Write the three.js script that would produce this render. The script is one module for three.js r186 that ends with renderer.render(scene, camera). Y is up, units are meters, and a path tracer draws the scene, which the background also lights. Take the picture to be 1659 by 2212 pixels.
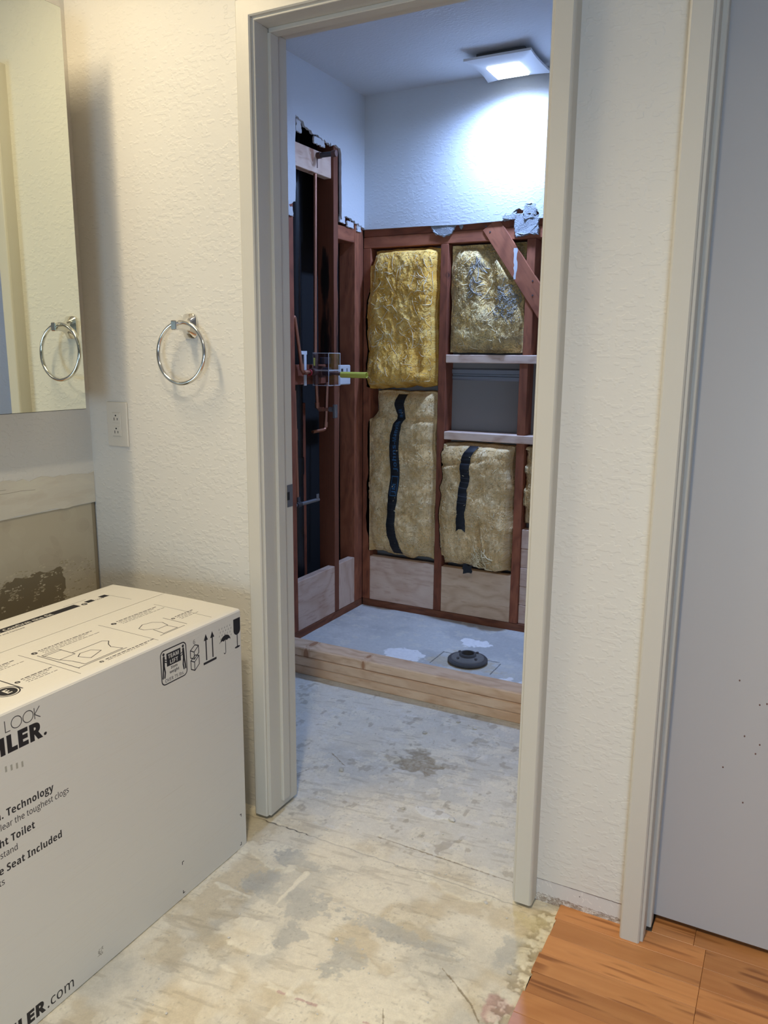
import * as THREE from 'three';
import { mergeGeometries, toCreasedNormals } from 'three/addons/utils/BufferGeometryUtils.js';
import { RoundedBoxGeometry } from 'three/addons/geometries/RoundedBoxGeometry.js';
import { RectAreaLightUniformsLib } from 'three/addons/lights/RectAreaLightUniformsLib.js';

/* ------------------------------------------------------------------ camera, light, exposure */
const scene = new THREE.Scene();
scene.background = new THREE.Color(0x000000);
const RAD = Math.PI / 180;
const camera = new THREE.PerspectiveCamera(2 * Math.atan(1106 / 1700) / RAD, 1659 / 2212, 0.05, 30);
camera.position.set(0, 1.275, 0);
{
  const p = 11.243 * RAD, y = 27.788 * RAD;
  camera.lookAt(-Math.sin(y) * Math.cos(p), 1.275 - Math.sin(p), -Math.cos(y) * Math.cos(p));
  camera.rotateZ(0.491 * RAD);
}
scene.add(camera);
const renderer = new THREE.WebGLRenderer({ antialias: true });
renderer.toneMapping = THREE.LinearToneMapping;
renderer.toneMappingExposure = 1.0;
renderer.shadowMap.enabled = true;
RectAreaLightUniformsLib.init();

const LED = { color: new THREE.Color().setRGB(0.35, 0.535, 1.0), power: 10.4 };       // cool panel in the shower fan
const VANITY = { color: new THREE.Color().setRGB(1.0, 0.82, 0.53), power: 50 };    // vanity bar over the mirror
const ROOM = { color: new THREE.Color().setRGB(1.0, 0.87, 0.64), power: 14.5 };   // recessed downlight above the camera
const DAY = { color: new THREE.Color().setRGB(0.50, 0.74, 1.0), power: 18 };      // window behind on the right

/* ------------------------------------------------------------------ measured planes (metres) */
const ZW = -1.648, ZWB = -1.745;      // door wall, front and back face
const ZC = -1.6066;                   // casing front
const XL = -1.8457;                   // mirror wall
const XS = -1.962, ZB = -3.483;       // stud faces of the shower's left and back wall
const DRY = 0.013, CEIL = 2.46;
const XR = 1.7, ZR = 3.2;             // room behind the camera
const XSR = -0.36;                    // shower right wall

/* ------------------------------------------------------------------ helpers */
let seed = 20240817;
const rnd = () => { seed = (seed + 0x6d2b79f5) | 0; let t = Math.imul(seed ^ (seed >>> 15), 1 | seed); t = (t + Math.imul(t ^ (t >>> 7), 61 | t)) ^ t; return ((t ^ (t >>> 14)) >>> 0) / 4294967296; };
const rr = (a, b) => a + (b - a) * rnd();
const clamp = (x, a = 0, b = 1) => Math.min(b, Math.max(a, x));
const lerp = (a, b, t) => a + (b - a) * t;
const sstep = (a, b, x) => { const t = clamp((x - a) / (b - a)); return t * t * (3 - 2 * t); };
const hash = (x, y, s) => { let h = Math.imul(x, 374761393) ^ Math.imul(y, 668265263) ^ Math.imul(s, 2147483647 ^ 974711); h = Math.imul(h ^ (h >>> 13), 1274126177); h = Math.imul(h ^ (h >>> 16), 2246822519); return ((h ^ (h >>> 15)) >>> 0) / 4294967296; };
function noise(x, y, s = 0, px = 0, py = 0) {            // value noise 0..1, periodic when px, py are set
  const xi = Math.floor(x), yi = Math.floor(y), fx = x - xi, fy = y - yi;
  const ux = fx * fx * fx * (fx * (fx * 6 - 15) + 10), uy = fy * fy * fy * (fy * (fy * 6 - 15) + 10);
  const wx = (v) => px ? ((v % px) + px) % px : v, wy = (v) => py ? ((v % py) + py) % py : v;
  const x0 = wx(xi), x1 = wx(xi + 1), y0 = wy(yi), y1 = wy(yi + 1);
  return lerp(lerp(hash(x0, y0, s), hash(x1, y0, s), ux), lerp(hash(x0, y1, s), hash(x1, y1, s), ux), uy);
}
function fbm(x, y, o = 4, s = 0, px = 0, py = 0) {
  let a = 0.5, f = 1, v = 0, n = 0;
  for (let i = 0; i < o; i++) { v += a * noise(x * f, y * f, s + i * 17, px * f, py * f); n += a; a *= 0.5; f *= 2; }
  return v / n;
}
const s2l = (c) => { c /= 255; return c <= 0.04045 ? c / 12.92 : Math.pow((c + 0.055) / 1.055, 2.4); };
const l2s = (c) => Math.round(255 * clamp(c <= 0.0031308 ? c * 12.92 : 1.055 * Math.pow(c, 1 / 2.4) - 0.055));
function dataTex(w, h, fn, srgb = true) {
  const d = new Uint8Array(w * h * 4), o = [0, 0, 0];
  for (let j = 0, k = 0; j < h; j++) for (let i = 0; i < w; i++, k += 4) { fn(i / w, j / h, o); d[k] = o[0]; d[k + 1] = o[1]; d[k + 2] = o[2]; d[k + 3] = 255; }
  const t = new THREE.DataTexture(d, w, h, THREE.RGBAFormat);
  t.magFilter = THREE.LinearFilter; t.minFilter = THREE.LinearMipmapLinearFilter; t.generateMipmaps = true;
  t.wrapS = t.wrapT = THREE.RepeatWrapping; if (srgb) t.colorSpace = THREE.SRGBColorSpace; t.needsUpdate = true;
  return t;
}
function canvasTex(w, h, draw) {
  const c = document.createElement('canvas'); c.width = w; c.height = h;
  const g = c.getContext('2d'); draw(g, w, h);
  const t = new THREE.CanvasTexture(c); t.colorSpace = THREE.SRGBColorSpace; t.magFilter = THREE.LinearFilter; return t;
}
const rescale = (t, u, v) => { const c = t.clone(); c.repeat.set(u, v); c.needsUpdate = true; return c; };
const std = (o) => new THREE.MeshStandardMaterial(o);
const lin = (r, g, b) => new THREE.Color().setRGB(r, g, b);

const taken = {};
const numbered = (n) => { const k = taken[n] ?? 0; taken[n] = k + 1; return k ? n + '_' + String(k).padStart(3, '0') : n; };
function shadow(m) { m.castShadow = true; m.receiveShadow = true; return m; }
function group(name, base) {
  const g = new THREE.Group(); g.name = numbered(name); g.position.set(...base); scene.add(g); return g;
}
function thing(name, label, category, base = [0, 0, 0], grp) {
  const g = group(name, base); g.userData.label = label; g.userData.category = category; if (grp) g.userData.group = grp; return g;
}
function struct(name, base = [0, 0, 0], label, category) {
  const g = group(name, base); g.userData.kind = 'structure'; if (label) g.userData.label = label; if (category) g.userData.category = category; return g;
}
// geometry given in world metres around `at`; the child is shifted into its parent's frame
function add(parent, name, geo, mat, at = [0, 0, 0]) {
  const m = shadow(new THREE.Mesh(geo, mat)); m.name = name; m.position.set(...at);
  let p = parent, off = new THREE.Vector3();
  while (p && p !== scene) { off.add(p.position); p = p.parent; }
  m.position.sub(off); parent.add(m); return m;
}
function single(name, geo, mat, at, label, category, grp, kind) {
  const m = shadow(new THREE.Mesh(geo, mat)); m.name = numbered(name); m.position.set(...at); scene.add(m);
  if (label) m.userData.label = label; if (category) m.userData.category = category; if (grp) m.userData.group = grp; if (kind) m.userData.kind = kind; return m;
}
// uv in metres from the dominant normal; `along` is the axis that u follows
function planarUV(geo, along = -1, off = [0, 0], at = [0, 0, 0]) {
  const g = geo.index ? geo.toNonIndexed() : geo; g.computeVertexNormals();
  const p = g.attributes.position, n = g.attributes.normal, uv = new Float32Array(p.count * 2);
  for (let i = 0; i < p.count; i += 3) {
    const N = [0, 0, 0]; for (let k = 0; k < 3; k++) { N[0] += Math.abs(n.getX(i + k)); N[1] += Math.abs(n.getY(i + k)); N[2] += Math.abs(n.getZ(i + k)); }
    let ax = N[0] > N[1] && N[0] > N[2] ? 0 : N[1] > N[2] ? 1 : 2;
    let a, b;
    if (along >= 0 && ax !== along) { a = along; b = 3 - ax - along; }
    else if (along >= 0) { a = (along + 1) % 3; b = (along + 2) % 3; }
    else if (ax === 0) { a = 2; b = 1; } else if (ax === 1) { a = 0; b = 2; } else { a = 0; b = 1; }
    for (let k = 0; k < 3; k++) { const q = [p.getX(i + k) + at[0], p.getY(i + k) + at[1], p.getZ(i + k) + at[2]]; uv[(i + k) * 2] = q[a] + off[0]; uv[(i + k) * 2 + 1] = q[b] + off[1]; }
  }
  g.setAttribute('uv', new THREE.BufferAttribute(uv, 2)); return g;
}
function chamferBox(w, h, d, c = 0.002) {
  const s = [w / 2, h / 2, d / 2]; c = Math.min(c, w / 3, h / 3, d / 3);
  const pos = []; const V = (sx, sy, sz, ax) => [sx * (s[0] - (ax === 0 ? 0 : c)), sy * (s[1] - (ax === 1 ? 0 : c)), sz * (s[2] - (ax === 2 ? 0 : c))];
  const tri = (a, b, cc) => {
    const e1 = [b[0] - a[0], b[1] - a[1], b[2] - a[2]], e2 = [cc[0] - a[0], cc[1] - a[1], cc[2] - a[2]];
    const n = [e1[1] * e2[2] - e1[2] * e2[1], e1[2] * e2[0] - e1[0] * e2[2], e1[0] * e2[1] - e1[1] * e2[0]];
    const m = [(a[0] + b[0] + cc[0]), (a[1] + b[1] + cc[1]), (a[2] + b[2] + cc[2])];
    if (n[0] * m[0] + n[1] * m[1] + n[2] * m[2] < 0) pos.push(...a, ...cc, ...b); else pos.push(...a, ...b, ...cc);
  };
  const quad = (a, b, cc, dd) => { tri(a, b, cc); tri(a, cc, dd); };
  for (const g of [-1, 1]) {
    quad(V(g, -1, -1, 0), V(g, 1, -1, 0), V(g, 1, 1, 0), V(g, -1, 1, 0));
    quad(V(-1, g, -1, 1), V(1, g, -1, 1), V(1, g, 1, 1), V(-1, g, 1, 1));
    quad(V(-1, -1, g, 2), V(1, -1, g, 2), V(1, 1, g, 2), V(-1, 1, g, 2));
    for (const k of [-1, 1]) {
      quad(V(-1, g, k, 1), V(1, g, k, 1), V(1, g, k, 2), V(-1, g, k, 2));
      quad(V(g, -1, k, 0), V(g, 1, k, 0), V(g, 1, k, 2), V(g, -1, k, 2));
      quad(V(g, k, -1, 0), V(g, k, 1, 0), V(g, k, 1, 1), V(g, k, -1, 1));
      for (const q of [-1, 1]) tri(V(g, k, q, 0), V(g, k, q, 1), V(g, k, q, 2));
    }
  }
  const geo = new THREE.BufferGeometry(); geo.setAttribute('position', new THREE.Float32BufferAttribute(pos, 3)); geo.computeVertexNormals(); return planarUV(geo);
}
// a box between two corners, chamfered, grain along its longest side (or `along`)
function slab(parent, name, a, b, mat, c = 0.002, along, rot) {
  const w = Math.abs(b[0] - a[0]), h = Math.abs(b[1] - a[1]), d = Math.abs(b[2] - a[2]);
  const ax = along ?? (w >= h && w >= d ? 0 : h >= d ? 1 : 2);
  const at = [(a[0] + b[0]) / 2, (a[1] + b[1]) / 2, (a[2] + b[2]) / 2];
  const g = planarUV(chamferBox(w, h, d, c), ax, [rnd() * 3, rnd() * 3]);
  const m = add(parent, name, g, mat, at); if (rot) m.rotation.set(...rot); return m;
}
const wallBox = (parent, name, a, b, mat) => {                       // plain box, uv in world metres
  const at = [(a[0] + b[0]) / 2, (a[1] + b[1]) / 2, (a[2] + b[2]) / 2];
  return add(parent, name, planarUV(new THREE.BoxGeometry(b[0] - a[0], b[1] - a[1], b[2] - a[2]), -1, [0, 0], at), mat, at);
};
function tubePts(pts, r, seg = 8, rad = 10, bend = 0) {
  const path = new THREE.CurvePath(), P = pts.map((p) => new THREE.Vector3(...p));
  if (P.length === 2) path.add(new THREE.LineCurve3(P[0], P[1]));
  else {
    let prev = P[0];
    for (let i = 1; i < P.length - 1; i++) {
      const d1 = P[i - 1].clone().sub(P[i]).normalize(), d2 = P[i + 1].clone().sub(P[i]).normalize(), q = bend || r * 1.6;
      const A = P[i].clone().addScaledVector(d1, q), B = P[i].clone().addScaledVector(d2, q);
      path.add(new THREE.LineCurve3(prev, A)); path.add(new THREE.QuadraticBezierCurve3(A, P[i], B)); prev = B;
    }
    path.add(new THREE.LineCurve3(prev, P[P.length - 1]));
  }
  return new THREE.TubeGeometry(path, seg * (P.length - 1) * 2, r, rad, false);
}
function cyl(a, b, r, r2 = r, n = 18) {
  const A = new THREE.Vector3(...a), B = new THREE.Vector3(...b), d = B.clone().sub(A), g = new THREE.CylinderGeometry(r2, r, d.length(), n);
  g.applyQuaternion(new THREE.Quaternion().setFromUnitVectors(new THREE.Vector3(0, 1, 0), d.normalize())); const m = A.add(B).multiplyScalar(0.5); g.translate(m.x, m.y, m.z); return g;
}
const nonIdx = (g) => g.index ? g.toNonIndexed() : g;
const merge = (list) => mergeGeometries(list.map((g) => { const q = nonIdx(g); for (const k of Object.keys(q.attributes)) if (!['position', 'normal', 'uv'].includes(k)) q.deleteAttribute(k); return q; }));
// polygon (list of [u,v]) extruded; plane 'xy' extrudes along z, 'zy' along x, 'xz' along y
function prism(pts, d, plane = 'xy', bevel = 0) {
  const s = new THREE.Shape(pts.map((p) => new THREE.Vector2(p[0], p[1])));
  const g = new THREE.ExtrudeGeometry(s, { depth: d, bevelEnabled: bevel > 0, bevelThickness: bevel, bevelSize: bevel, bevelSegments: 1, curveSegments: 8 });
  if (plane === 'zy') g.applyMatrix4(new THREE.Matrix4().set(0, 0, 1, 0, 0, 1, 0, 0, 1, 0, 0, 0, 0, 0, 0, 1)).index;
  if (plane === 'xz') g.applyMatrix4(new THREE.Matrix4().set(1, 0, 0, 0, 0, 0, 1, 0, 0, 1, 0, 0, 0, 0, 0, 1));
  if (plane !== 'xy') { const q = nonIdx(g), p = q.attributes.position; for (let i = 0; i < p.count; i += 3) { const x = p.getX(i + 1), y = p.getY(i + 1), z = p.getZ(i + 1); p.setXYZ(i + 1, p.getX(i + 2), p.getY(i + 2), p.getZ(i + 2)); p.setXYZ(i + 2, x, y, z); } q.computeVertexNormals(); return q; }
  return nonIdx(g);
}
// a ragged line between points, for torn edges
function ragged(pts, step, amp, s) {
  const out = [];
  for (let i = 0; i < pts.length - 1; i++) {
    const [a, b, c] = pts[i], [e, f] = pts[i + 1], L = Math.hypot(e - a, f - b), n = Math.max(1, Math.round(L / step)), A = (c ?? amp);
    for (let k = 0; k < n; k++) { const t = k / n, j = k ? (noise(i * 31 + k * 0.8, s, 5) - 0.5) * 2 * A + (rnd() - 0.5) * A * 0.7 : 0; out.push([lerp(a, e, t) + j * (f - b) / L, lerp(b, f, t) - j * (e - a) / L]); }
  }
  out.push(pts[pts.length - 1].slice(0, 2)); return out;
}

/* ------------------------------------------------------------------ materials */
const T = {};
T.knock = dataTex(1024, 1024, (u, v, o) => {                          // knockdown wall texture, 0.6 m tile
  const a = fbm(u * 46, v * 78, 2, 3, 46, 78), b = fbm(u * 9, v * 9, 2, 9, 9, 9), f = noise(u * 190, v * 190, 4, 190, 190);
  const k = sstep(0.56, 0.72, a + (b - 0.5) * 0.5) * 0.7 + f * 0.10 + a * 0.20; o[0] = o[1] = o[2] = 255 * clamp(k);
}, false);
T.smooth = dataTex(512, 512, (u, v, o) => { const a = fbm(u * 14, v * 60, 3, 31, 14, 60) * 0.6 + noise(u * 120, v * 120, 8, 120, 120) * 0.2; o[0] = o[1] = o[2] = 255 * clamp(a); }, false);
const knock = (r) => { const t = T.knock.clone(); t.repeat.set(r, r); t.needsUpdate = true; return t; };
const M = {};
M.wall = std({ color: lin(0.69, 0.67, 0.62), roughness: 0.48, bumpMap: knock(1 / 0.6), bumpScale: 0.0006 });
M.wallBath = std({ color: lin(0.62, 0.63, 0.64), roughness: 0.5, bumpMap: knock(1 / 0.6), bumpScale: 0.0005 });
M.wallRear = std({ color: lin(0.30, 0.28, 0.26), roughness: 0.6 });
M.ceil = std({ color: lin(0.64, 0.64, 0.64), roughness: 0.7, bumpMap: knock(1 / 0.5), bumpScale: 0.0004 });
M.trim = std({ color: lin(0.60, 0.575, 0.51), roughness: 0.38, bumpMap: rescale(T.smooth, 1.5, 3), bumpScale: 0.0003 });
M.doorPaint = std({ color: lin(0.47, 0.465, 0.47), roughness: 0.34 });
M.gyp = std({ color: lin(0.60, 0.60, 0.60), roughness: 0.95 });
function woodTex(c0, c1, c2, s, knots = 0) {
  const K = []; for (let k = 0; k < knots; k++) K.push([hash(k, 1, s), hash(k, 2, s), 0.006 + 0.009 * hash(k, 3, s)]);
  return dataTex(1024, 256, (u, v, o) => {                            // 1 m x 0.25 m, grain along u
    let push = 0, core = 0;
    for (const [ku, kv, kr] of K) { let du = Math.abs(u - ku), dv = Math.abs(v - kv); du = Math.min(du, 1 - du); dv = Math.min(dv, 1 - dv) * 0.25; const d = Math.hypot(du * 0.6, dv) / kr; push += 1.2 * Math.exp(-d * d * 0.35); core = Math.max(core, sstep(0.62, 0.42, d) + 0.5 * sstep(0.16, 0, Math.abs(d - 0.75))); }
    const w = (fbm(u * 4, v * 6, 3, s, 4, 6) - 0.5) * 2.2;
    const ring = 0.5 + 0.5 * Math.sin((v * 20 + w * 3.2 + push + noise(u * 2, v * 3, s + 5, 2, 3) * 4) * Math.PI);
    const fine = fbm(u * 18, v * 130, 3, s + 3, 18, 130), big = fbm(u * 3, v * 4, 3, s + 40, 3, 4);
    const t = clamp(0.35 * ring + 0.5 * fine + 0.35 * (big - 0.5)), d = Math.max(clamp((fine - 0.55) * 2.2) * 0.5 + Math.pow(1 - ring, 4) * 0.14, clamp(core) * 0.85);
    for (let k = 0; k < 3; k++) o[k] = lerp(lerp(c0[k], c1[k], t), c2[k], d);
  });
}
T.redA = woodTex([146, 82, 54], [180, 110, 76], [80, 40, 26], 11, 3);
T.redB = woodTex([126, 68, 44], [158, 90, 62], [68, 34, 22], 23, 2);
T.pale = woodTex([214, 178, 142], [236, 206, 174], [166, 116, 80], 37, 6);
T.pink = woodTex([222, 190, 166], [240, 214, 194], [170, 116, 88], 51, 5);
const wood = (t, c = 1, r = 0.78) => std({ map: t, color: lin(c, c, c), roughness: r, bumpMap: t, bumpScale: 0.0006 });
M.red = [wood(T.redA), wood(T.redB), wood(T.redA, 0.82), wood(T.redB, 0.9)];
M.pale = wood(T.pale); M.pink = wood(T.pink); M.ply = wood(T.pink, 0.86);
M.plate = std({ map: T.redA, color: lin(0.66, 0.74, 0.76), roughness: 0.85 });
const redw = () => M.red[Math.floor(rnd() * 4)];
M.felt = std({ color: lin(0.012, 0.012, 0.013), roughness: 0.95 });
M.copper = std({ color: lin(0.50, 0.24, 0.16), metalness: 0.85, roughness: 0.42, bumpMap: rescale(T.smooth, 2, 2), bumpScale: 0.0003 });
M.copperDark = std({ color: lin(0.20, 0.12, 0.10), metalness: 0.7, roughness: 0.55 });
M.iron = std({ color: lin(0.10, 0.10, 0.11), metalness: 0.6, roughness: 0.5 });
M.galv = std({ color: lin(0.30, 0.31, 0.33), metalness: 0.7, roughness: 0.5 });
M.abs = std({ color: lin(0.010, 0.012, 0.016), roughness: 0.38 });
M.chrome = std({ color: lin(0.78, 0.77, 0.74), metalness: 1, roughness: 0.12 });
M.plastic = std({ color: lin(0.68, 0.64, 0.56), roughness: 0.35 });
M.whiteP = std({ color: lin(0.66, 0.68, 0.70), roughness: 0.4 });
M.black = std({ color: lin(0.008, 0.008, 0.008), roughness: 0.7 });
M.clear = new THREE.MeshPhysicalMaterial({ color: lin(0.97, 0.98, 1.0), roughness: 0.04, transmission: 1, thickness: 0, ior: 1.45 });
M.steel = std({ color: lin(0.22, 0.22, 0.23), metalness: 0.8, roughness: 0.45 });

/* ------------------------------------------------------------------ floor: concrete slab with thinset remains */
const blob = (x, z, cx, cz, rx, rz, s, wob = 0.45) => { const a = Math.atan2((z - cz) / rz, (x - cx) / rx), d = Math.hypot((x - cx) / rx, (z - cz) / rz); return 1 - d + (fbm(x * 38 + s, z * 38 + s * 3, 3, s) - 0.5) * wob * 2 + 0.12 * Math.sin(a * 3 + s); };
const segD = (x, z, a, b, c, d) => { const vx = c - a, vz = d - b, t = clamp(((x - a) * vx + (z - b) * vz) / (vx * vx + vz * vz)); return Math.hypot(x - a - t * vx, z - b - t * vz); };
const cA = [s2l(226), s2l(218), s2l(197)], cGrey = [s2l(178), s2l(177), s2l(168)], cLight = [s2l(234), s2l(227), s2l(206)], cBrown = [s2l(138), s2l(124), s2l(98)], cWhite = [s2l(222), s2l(221), s2l(216)], cDark = [s2l(84), s2l(80), s2l(72)], cYel = [s2l(208), s2l(196), s2l(154)], cPink = [s2l(190), s2l(152), s2l(146)], cSand = [s2l(200), s2l(184), s2l(150)];
const cPan = [s2l(204), s2l(204), s2l(199)];
const mixc = (o, c, t) => { if (t <= 0) return; t = Math.min(1, t); o[0] = lerp(o[0], c[0], t); o[1] = lerp(o[1], c[1], t); o[2] = lerp(o[2], c[2], t); };
const darkPatches = [[-0.925, -1.375, 0.075, 0.05, 3], [-0.69, -1.39, 0.13, 0.032, 8], [-1.06, -1.39, 0.06, 0.055, 13], [-0.76, -1.27, 0.045, 0.06, 21], [-0.90, -1.27, 0.04, 0.045, 27], [-1.04, -1.50, 0.07, 0.035, 33], [-0.45, -1.45, 0.03, 0.05, 39]];
const lightPatches = [[-1.12, -1.49, 0.10, 0.05, 5], [-0.66, -1.21, 0.13, 0.085, 15], [-0.98, -1.23, 0.08, 0.05, 25], [-0.55, -1.88, 0.07, 0.028, 29], [-0.62, -1.60, 0.12, 0.03, 41]];
const on2 = (x, z) => sstep(0.45, 0.55, noise(x * 40, z * 40, 211));
function floorFn(x, z, o) {                                           // colour into o (linear); returns height in metres
  const big = fbm(x * 5 + 3, z * 5, 4, 1), mid = fbm(x * 22, z * 22, 4, 7), fine = fbm(x * 120, z * 120, 3, 19), streak = fbm(x * 14, z * 70 + x * 10, 3, 55);
  o[0] = cA[0]; o[1] = cA[1]; o[2] = cA[2];
  mixc(o, cGrey, sstep(0.42, 0.66, big) * 0.6);
  const bath = sstep(-1.58, -1.72, z + (mid - 0.5) * 0.06);
  mixc(o, cPan, 0.5 * bath);
  mixc(o, cSand, sstep(0.52, 0.7, fbm(x * 9, z * 9, 3, 91)) * 0.6 * (1 - bath * 0.8));
  mixc(o, cLight, sstep(0.54, 0.68, mid) * 0.4);
  mixc(o, cBrown, sstep(0.62, 0.75, streak) * 0.22);
  let h = (mid - 0.5) * 0.0022 + (fine - 0.5) * 0.0010;
  if (z > -1.62) {
    for (const p of lightPatches) { const b = blob(x, z, p[0], p[1], p[2], p[3], p[4]); const m = sstep(0.0, 0.16, b); mixc(o, cLight, m * 0.6 * (0.5 + mid)); h += m * 0.0020; }
    for (const p of darkPatches) { const b = blob(x, z, p[0], p[1], p[2], p[3], p[4]); const m = sstep(0.0, 0.34, b + (fine - 0.5) * 0.7); mixc(o, cGrey, m * 0.75 * (0.6 + 0.6 * mid)); h -= m * 0.0010; }
    const grid = [[-1.16, -1.331, -0.80, -1.329], [-0.985, -1.47, -0.995, -1.12], [-0.806, -1.335, -0.808, -1.06], [-1.0, -1.13, -0.6, -1.14]];
    for (const g of grid) { const d = segD(x, z, ...g) + (mid - 0.5) * 0.016 + (fine - 0.5) * 0.004; const m = (1 - sstep(0.002, 0.0065, d)) * sstep(0.40, 0.52, fbm(x * 26, z * 26, 2, 173)); mixc(o, cLight, m * 0.7); h += m * 0.0014; }
    const red = segD(x, z, -0.83, -1.128, -0.62, -1.145) + (fine - 0.5) * 0.006; mixc(o, cPink, (1 - sstep(0.001, 0.004, red)) * 0.7 * on2(x, z));
    mixc(o, cPink, sstep(0, 0.3, blob(x, z, -0.425, -1.30, 0.03, 0.04, 71)) * 0.75);
    const edge = sstep(-0.445, -0.42, x + (mid - 0.5) * 0.03); const rub = fbm(x * 55, z * 55, 3, 88); mixc(o, cYel, edge * 0.35 * sstep(-1.36, -1.48, z)); mixc(o, cLight, edge * 0.5 * sstep(0.4, 0.6, rub)); mixc(o, cBrown, edge * 0.5 * sstep(0.52, 0.38, rub)); h += edge * (0.001 + 0.014 * (rub - 0.42));
    mixc(o, cYel, sstep(0, 0.5, blob(x, z, -0.44, -1.57, 0.045, 0.03, 66)) * 0.5);
  }
  const lineN = (noise(x * 60, 3, 4) - 0.5) * 0.004;                  // the cold joint under the doorway
  const j = Math.abs(z + 1.607 + lineN), on = sstep(0.45, 0.55, fbm(x * 7 + 2, 1, 2, 99));
  if (x < -0.47) { const m = (1 - sstep(0.0008, 0.0026, j)) * (0.35 + 0.65 * on); mixc(o, cDark, m * 0.85); h -= m * 0.003; }
  for (const c of [[-0.56, -1.345, -0.52, -1.32], [-0.52, -1.32, -0.47, -1.285], [-0.47, -1.285, -0.44, -1.25], [-0.62, -1.19, -0.58, -1.115], [-1.25, -2.02, -1.17, -1.97], [-1.30, -1.80, -1.26, -1.90], [-0.90, -1.69, -0.50, -1.685]]) { const m = 1 - sstep(0.0006, 0.0026, segD(x, z, ...c) + (fine - 0.5) * 0.004); mixc(o, cBrown, m * 0.8); h -= m * 0.002; }
  if (z < -1.66) {
    let b = blob(x, z, -0.98, -2.10, 0.10, 0.075, 44, 0.6); mixc(o, cBrown, sstep(0, 0.35, b) * 0.65 * (0.5 + fine)); h -= sstep(0, 0.3, b) * 0.002 * (0.6 + fine);
    b = blob(x, z, -1.08, -2.08, 0.05, 0.03, 47); mixc(o, cLight, sstep(0, 0.3, b) * 0.5); h += sstep(0, 0.3, b) * 0.002;
    b = blob(x, z, -1.45, -2.17, 0.10, 0.09, 49); mixc(o, cWhite, sstep(0, 0.15, b) * 0.25);
    b = blob(x, z, -0.82, -1.86, 0.055, 0.022, 53, 0.2); mixc(o, cWhite, sstep(0, 0.08, b) * 0.7); h += sstep(0, 0.08, b) * 0.002;
    mixc(o, cWhite, sstep(0.70, 0.78, fbm(x * 30, z * 36, 3, 123)) * 0.4); mixc(o, cBrown, sstep(0.70, 0.80, fbm(x * 30, z * 24, 3, 133)) * 0.4);
  }
  mixc(o, cDark, sstep(0.80, 0.86, noise(x * 170, z * 170, 151)) * 0.16 * sstep(0.45, 0.6, mid));
  const g = 0.88 + 0.14 * fine + 0.10 * noise(x * 520, z * 520, 333); o[0] *= g; o[1] *= g; o[2] *= g; return h;
}
function panFn(x, z, o) {                                             // the shower floor behind the curb
  const big = fbm(x * 6, z * 6, 4, 201), mid = fbm(x * 24, z * 24, 4, 207), fine = fbm(x * 110, z * 110, 3, 219);
  o[0] = cPan[0]; o[1] = cPan[1]; o[2] = cPan[2]; mixc(o, [s2l(176), s2l(177), s2l(175)], sstep(0.4, 0.7, big) * 0.6); mixc(o, cLight, sstep(0.6, 0.7, mid) * 0.25);
  let h = (mid - 0.5) * 0.002 + (fine - 0.5) * 0.0006;
  for (const p of [[-1.445, -2.94, 0.10, 0.085, 4], [-1.225, -3.235, 0.075, 0.05, 9], [-0.93, -2.82, 0.10, 0.10, 14]]) { const b = blob(x, z, p[0], p[1], p[2], p[3], p[4]), m = sstep(0, 0.12, b); mixc(o, [0.95, 0.95, 0.94], m * 0.9); h += m * 0.003; }
  mixc(o, cWhite, sstep(0.66, 0.74, fbm(x * 20, z * 40, 3, 231)) * 0.35 * sstep(-1.45, -1.75, x));
  mixc(o, cSand, sstep(0, 0.4, blob(x, z, -1.19, -3.0, 0.17, 0.12, 57)) * 0.55);
  for (const c of [[-1.31, -3.07, -1.05, -3.07], [-1.31, -3.07, -1.31, -2.92], [-1.04, -3.06, -1.04, -2.93]]) { const m = 1 - sstep(0.001, 0.004, segD(x, z, ...c) + (fine - 0.5) * 0.003); mixc(o, cDark, m * 0.8); h -= m * 0.003; }
  const g = 0.92 + 0.16 * fine; o[0] *= g; o[1] *= g; o[2] *= g; return h;
}
function groundMesh(parent, name, x0, x1, z0, z1, nx, nz, y0, fn, tw, th, slope) {
  const c = [0, 0, 0], pos = [], uv = [], idx = [];
  for (let j = 0; j <= nz; j++) for (let i = 0; i <= nx; i++) { const x = lerp(x0, x1, i / nx), z = lerp(z0, z1, j / nz); pos.push(x, y0 + fn(x, z, c) + (slope ? slope(x, z) : 0), z); uv.push(i / nx, j / nz); }
  for (let j = 0; j < nz; j++) for (let i = 0; i < nx; i++) { const a = j * (nx + 1) + i, b = a + 1, d = a + nx + 1, e = d + 1; idx.push(a, d, b, b, d, e); }
  const g = new THREE.BufferGeometry(); g.setAttribute('position', new THREE.Float32BufferAttribute(pos, 3)); g.setAttribute('uv', new THREE.Float32BufferAttribute(uv, 2)); g.setIndex(idx); g.computeVertexNormals();
  const t = dataTex(tw, th, (u, v, o) => { fn(lerp(x0, x1, u), lerp(z0, z1, v), c); o[0] = l2s(c[0]); o[1] = l2s(c[1]); o[2] = l2s(c[2]); });
  t.wrapS = t.wrapT = THREE.ClampToEdgeWrapping;
  return add(parent, name, g, std({ map: t, roughness: 0.9 }));
}
const floor = struct('floor');
groundMesh(floor, 'concrete', -1.98, -0.386, -2.62, -0.60, 400, 500, 0, floorFn, 1280, 1620);
groundMesh(floor, 'shower_base', -1.965, XSR, -3.484, -2.56, 170, 100, -0.019, panFn, 1024, 600);
wallBox(floor, 'slab', [-2.3, -0.14, -3.7], [XR + 0.1, -0.026, ZR + 0.1], std({ color: lin(0.34, 0.33, 0.31), roughness: 0.9 }));
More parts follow.
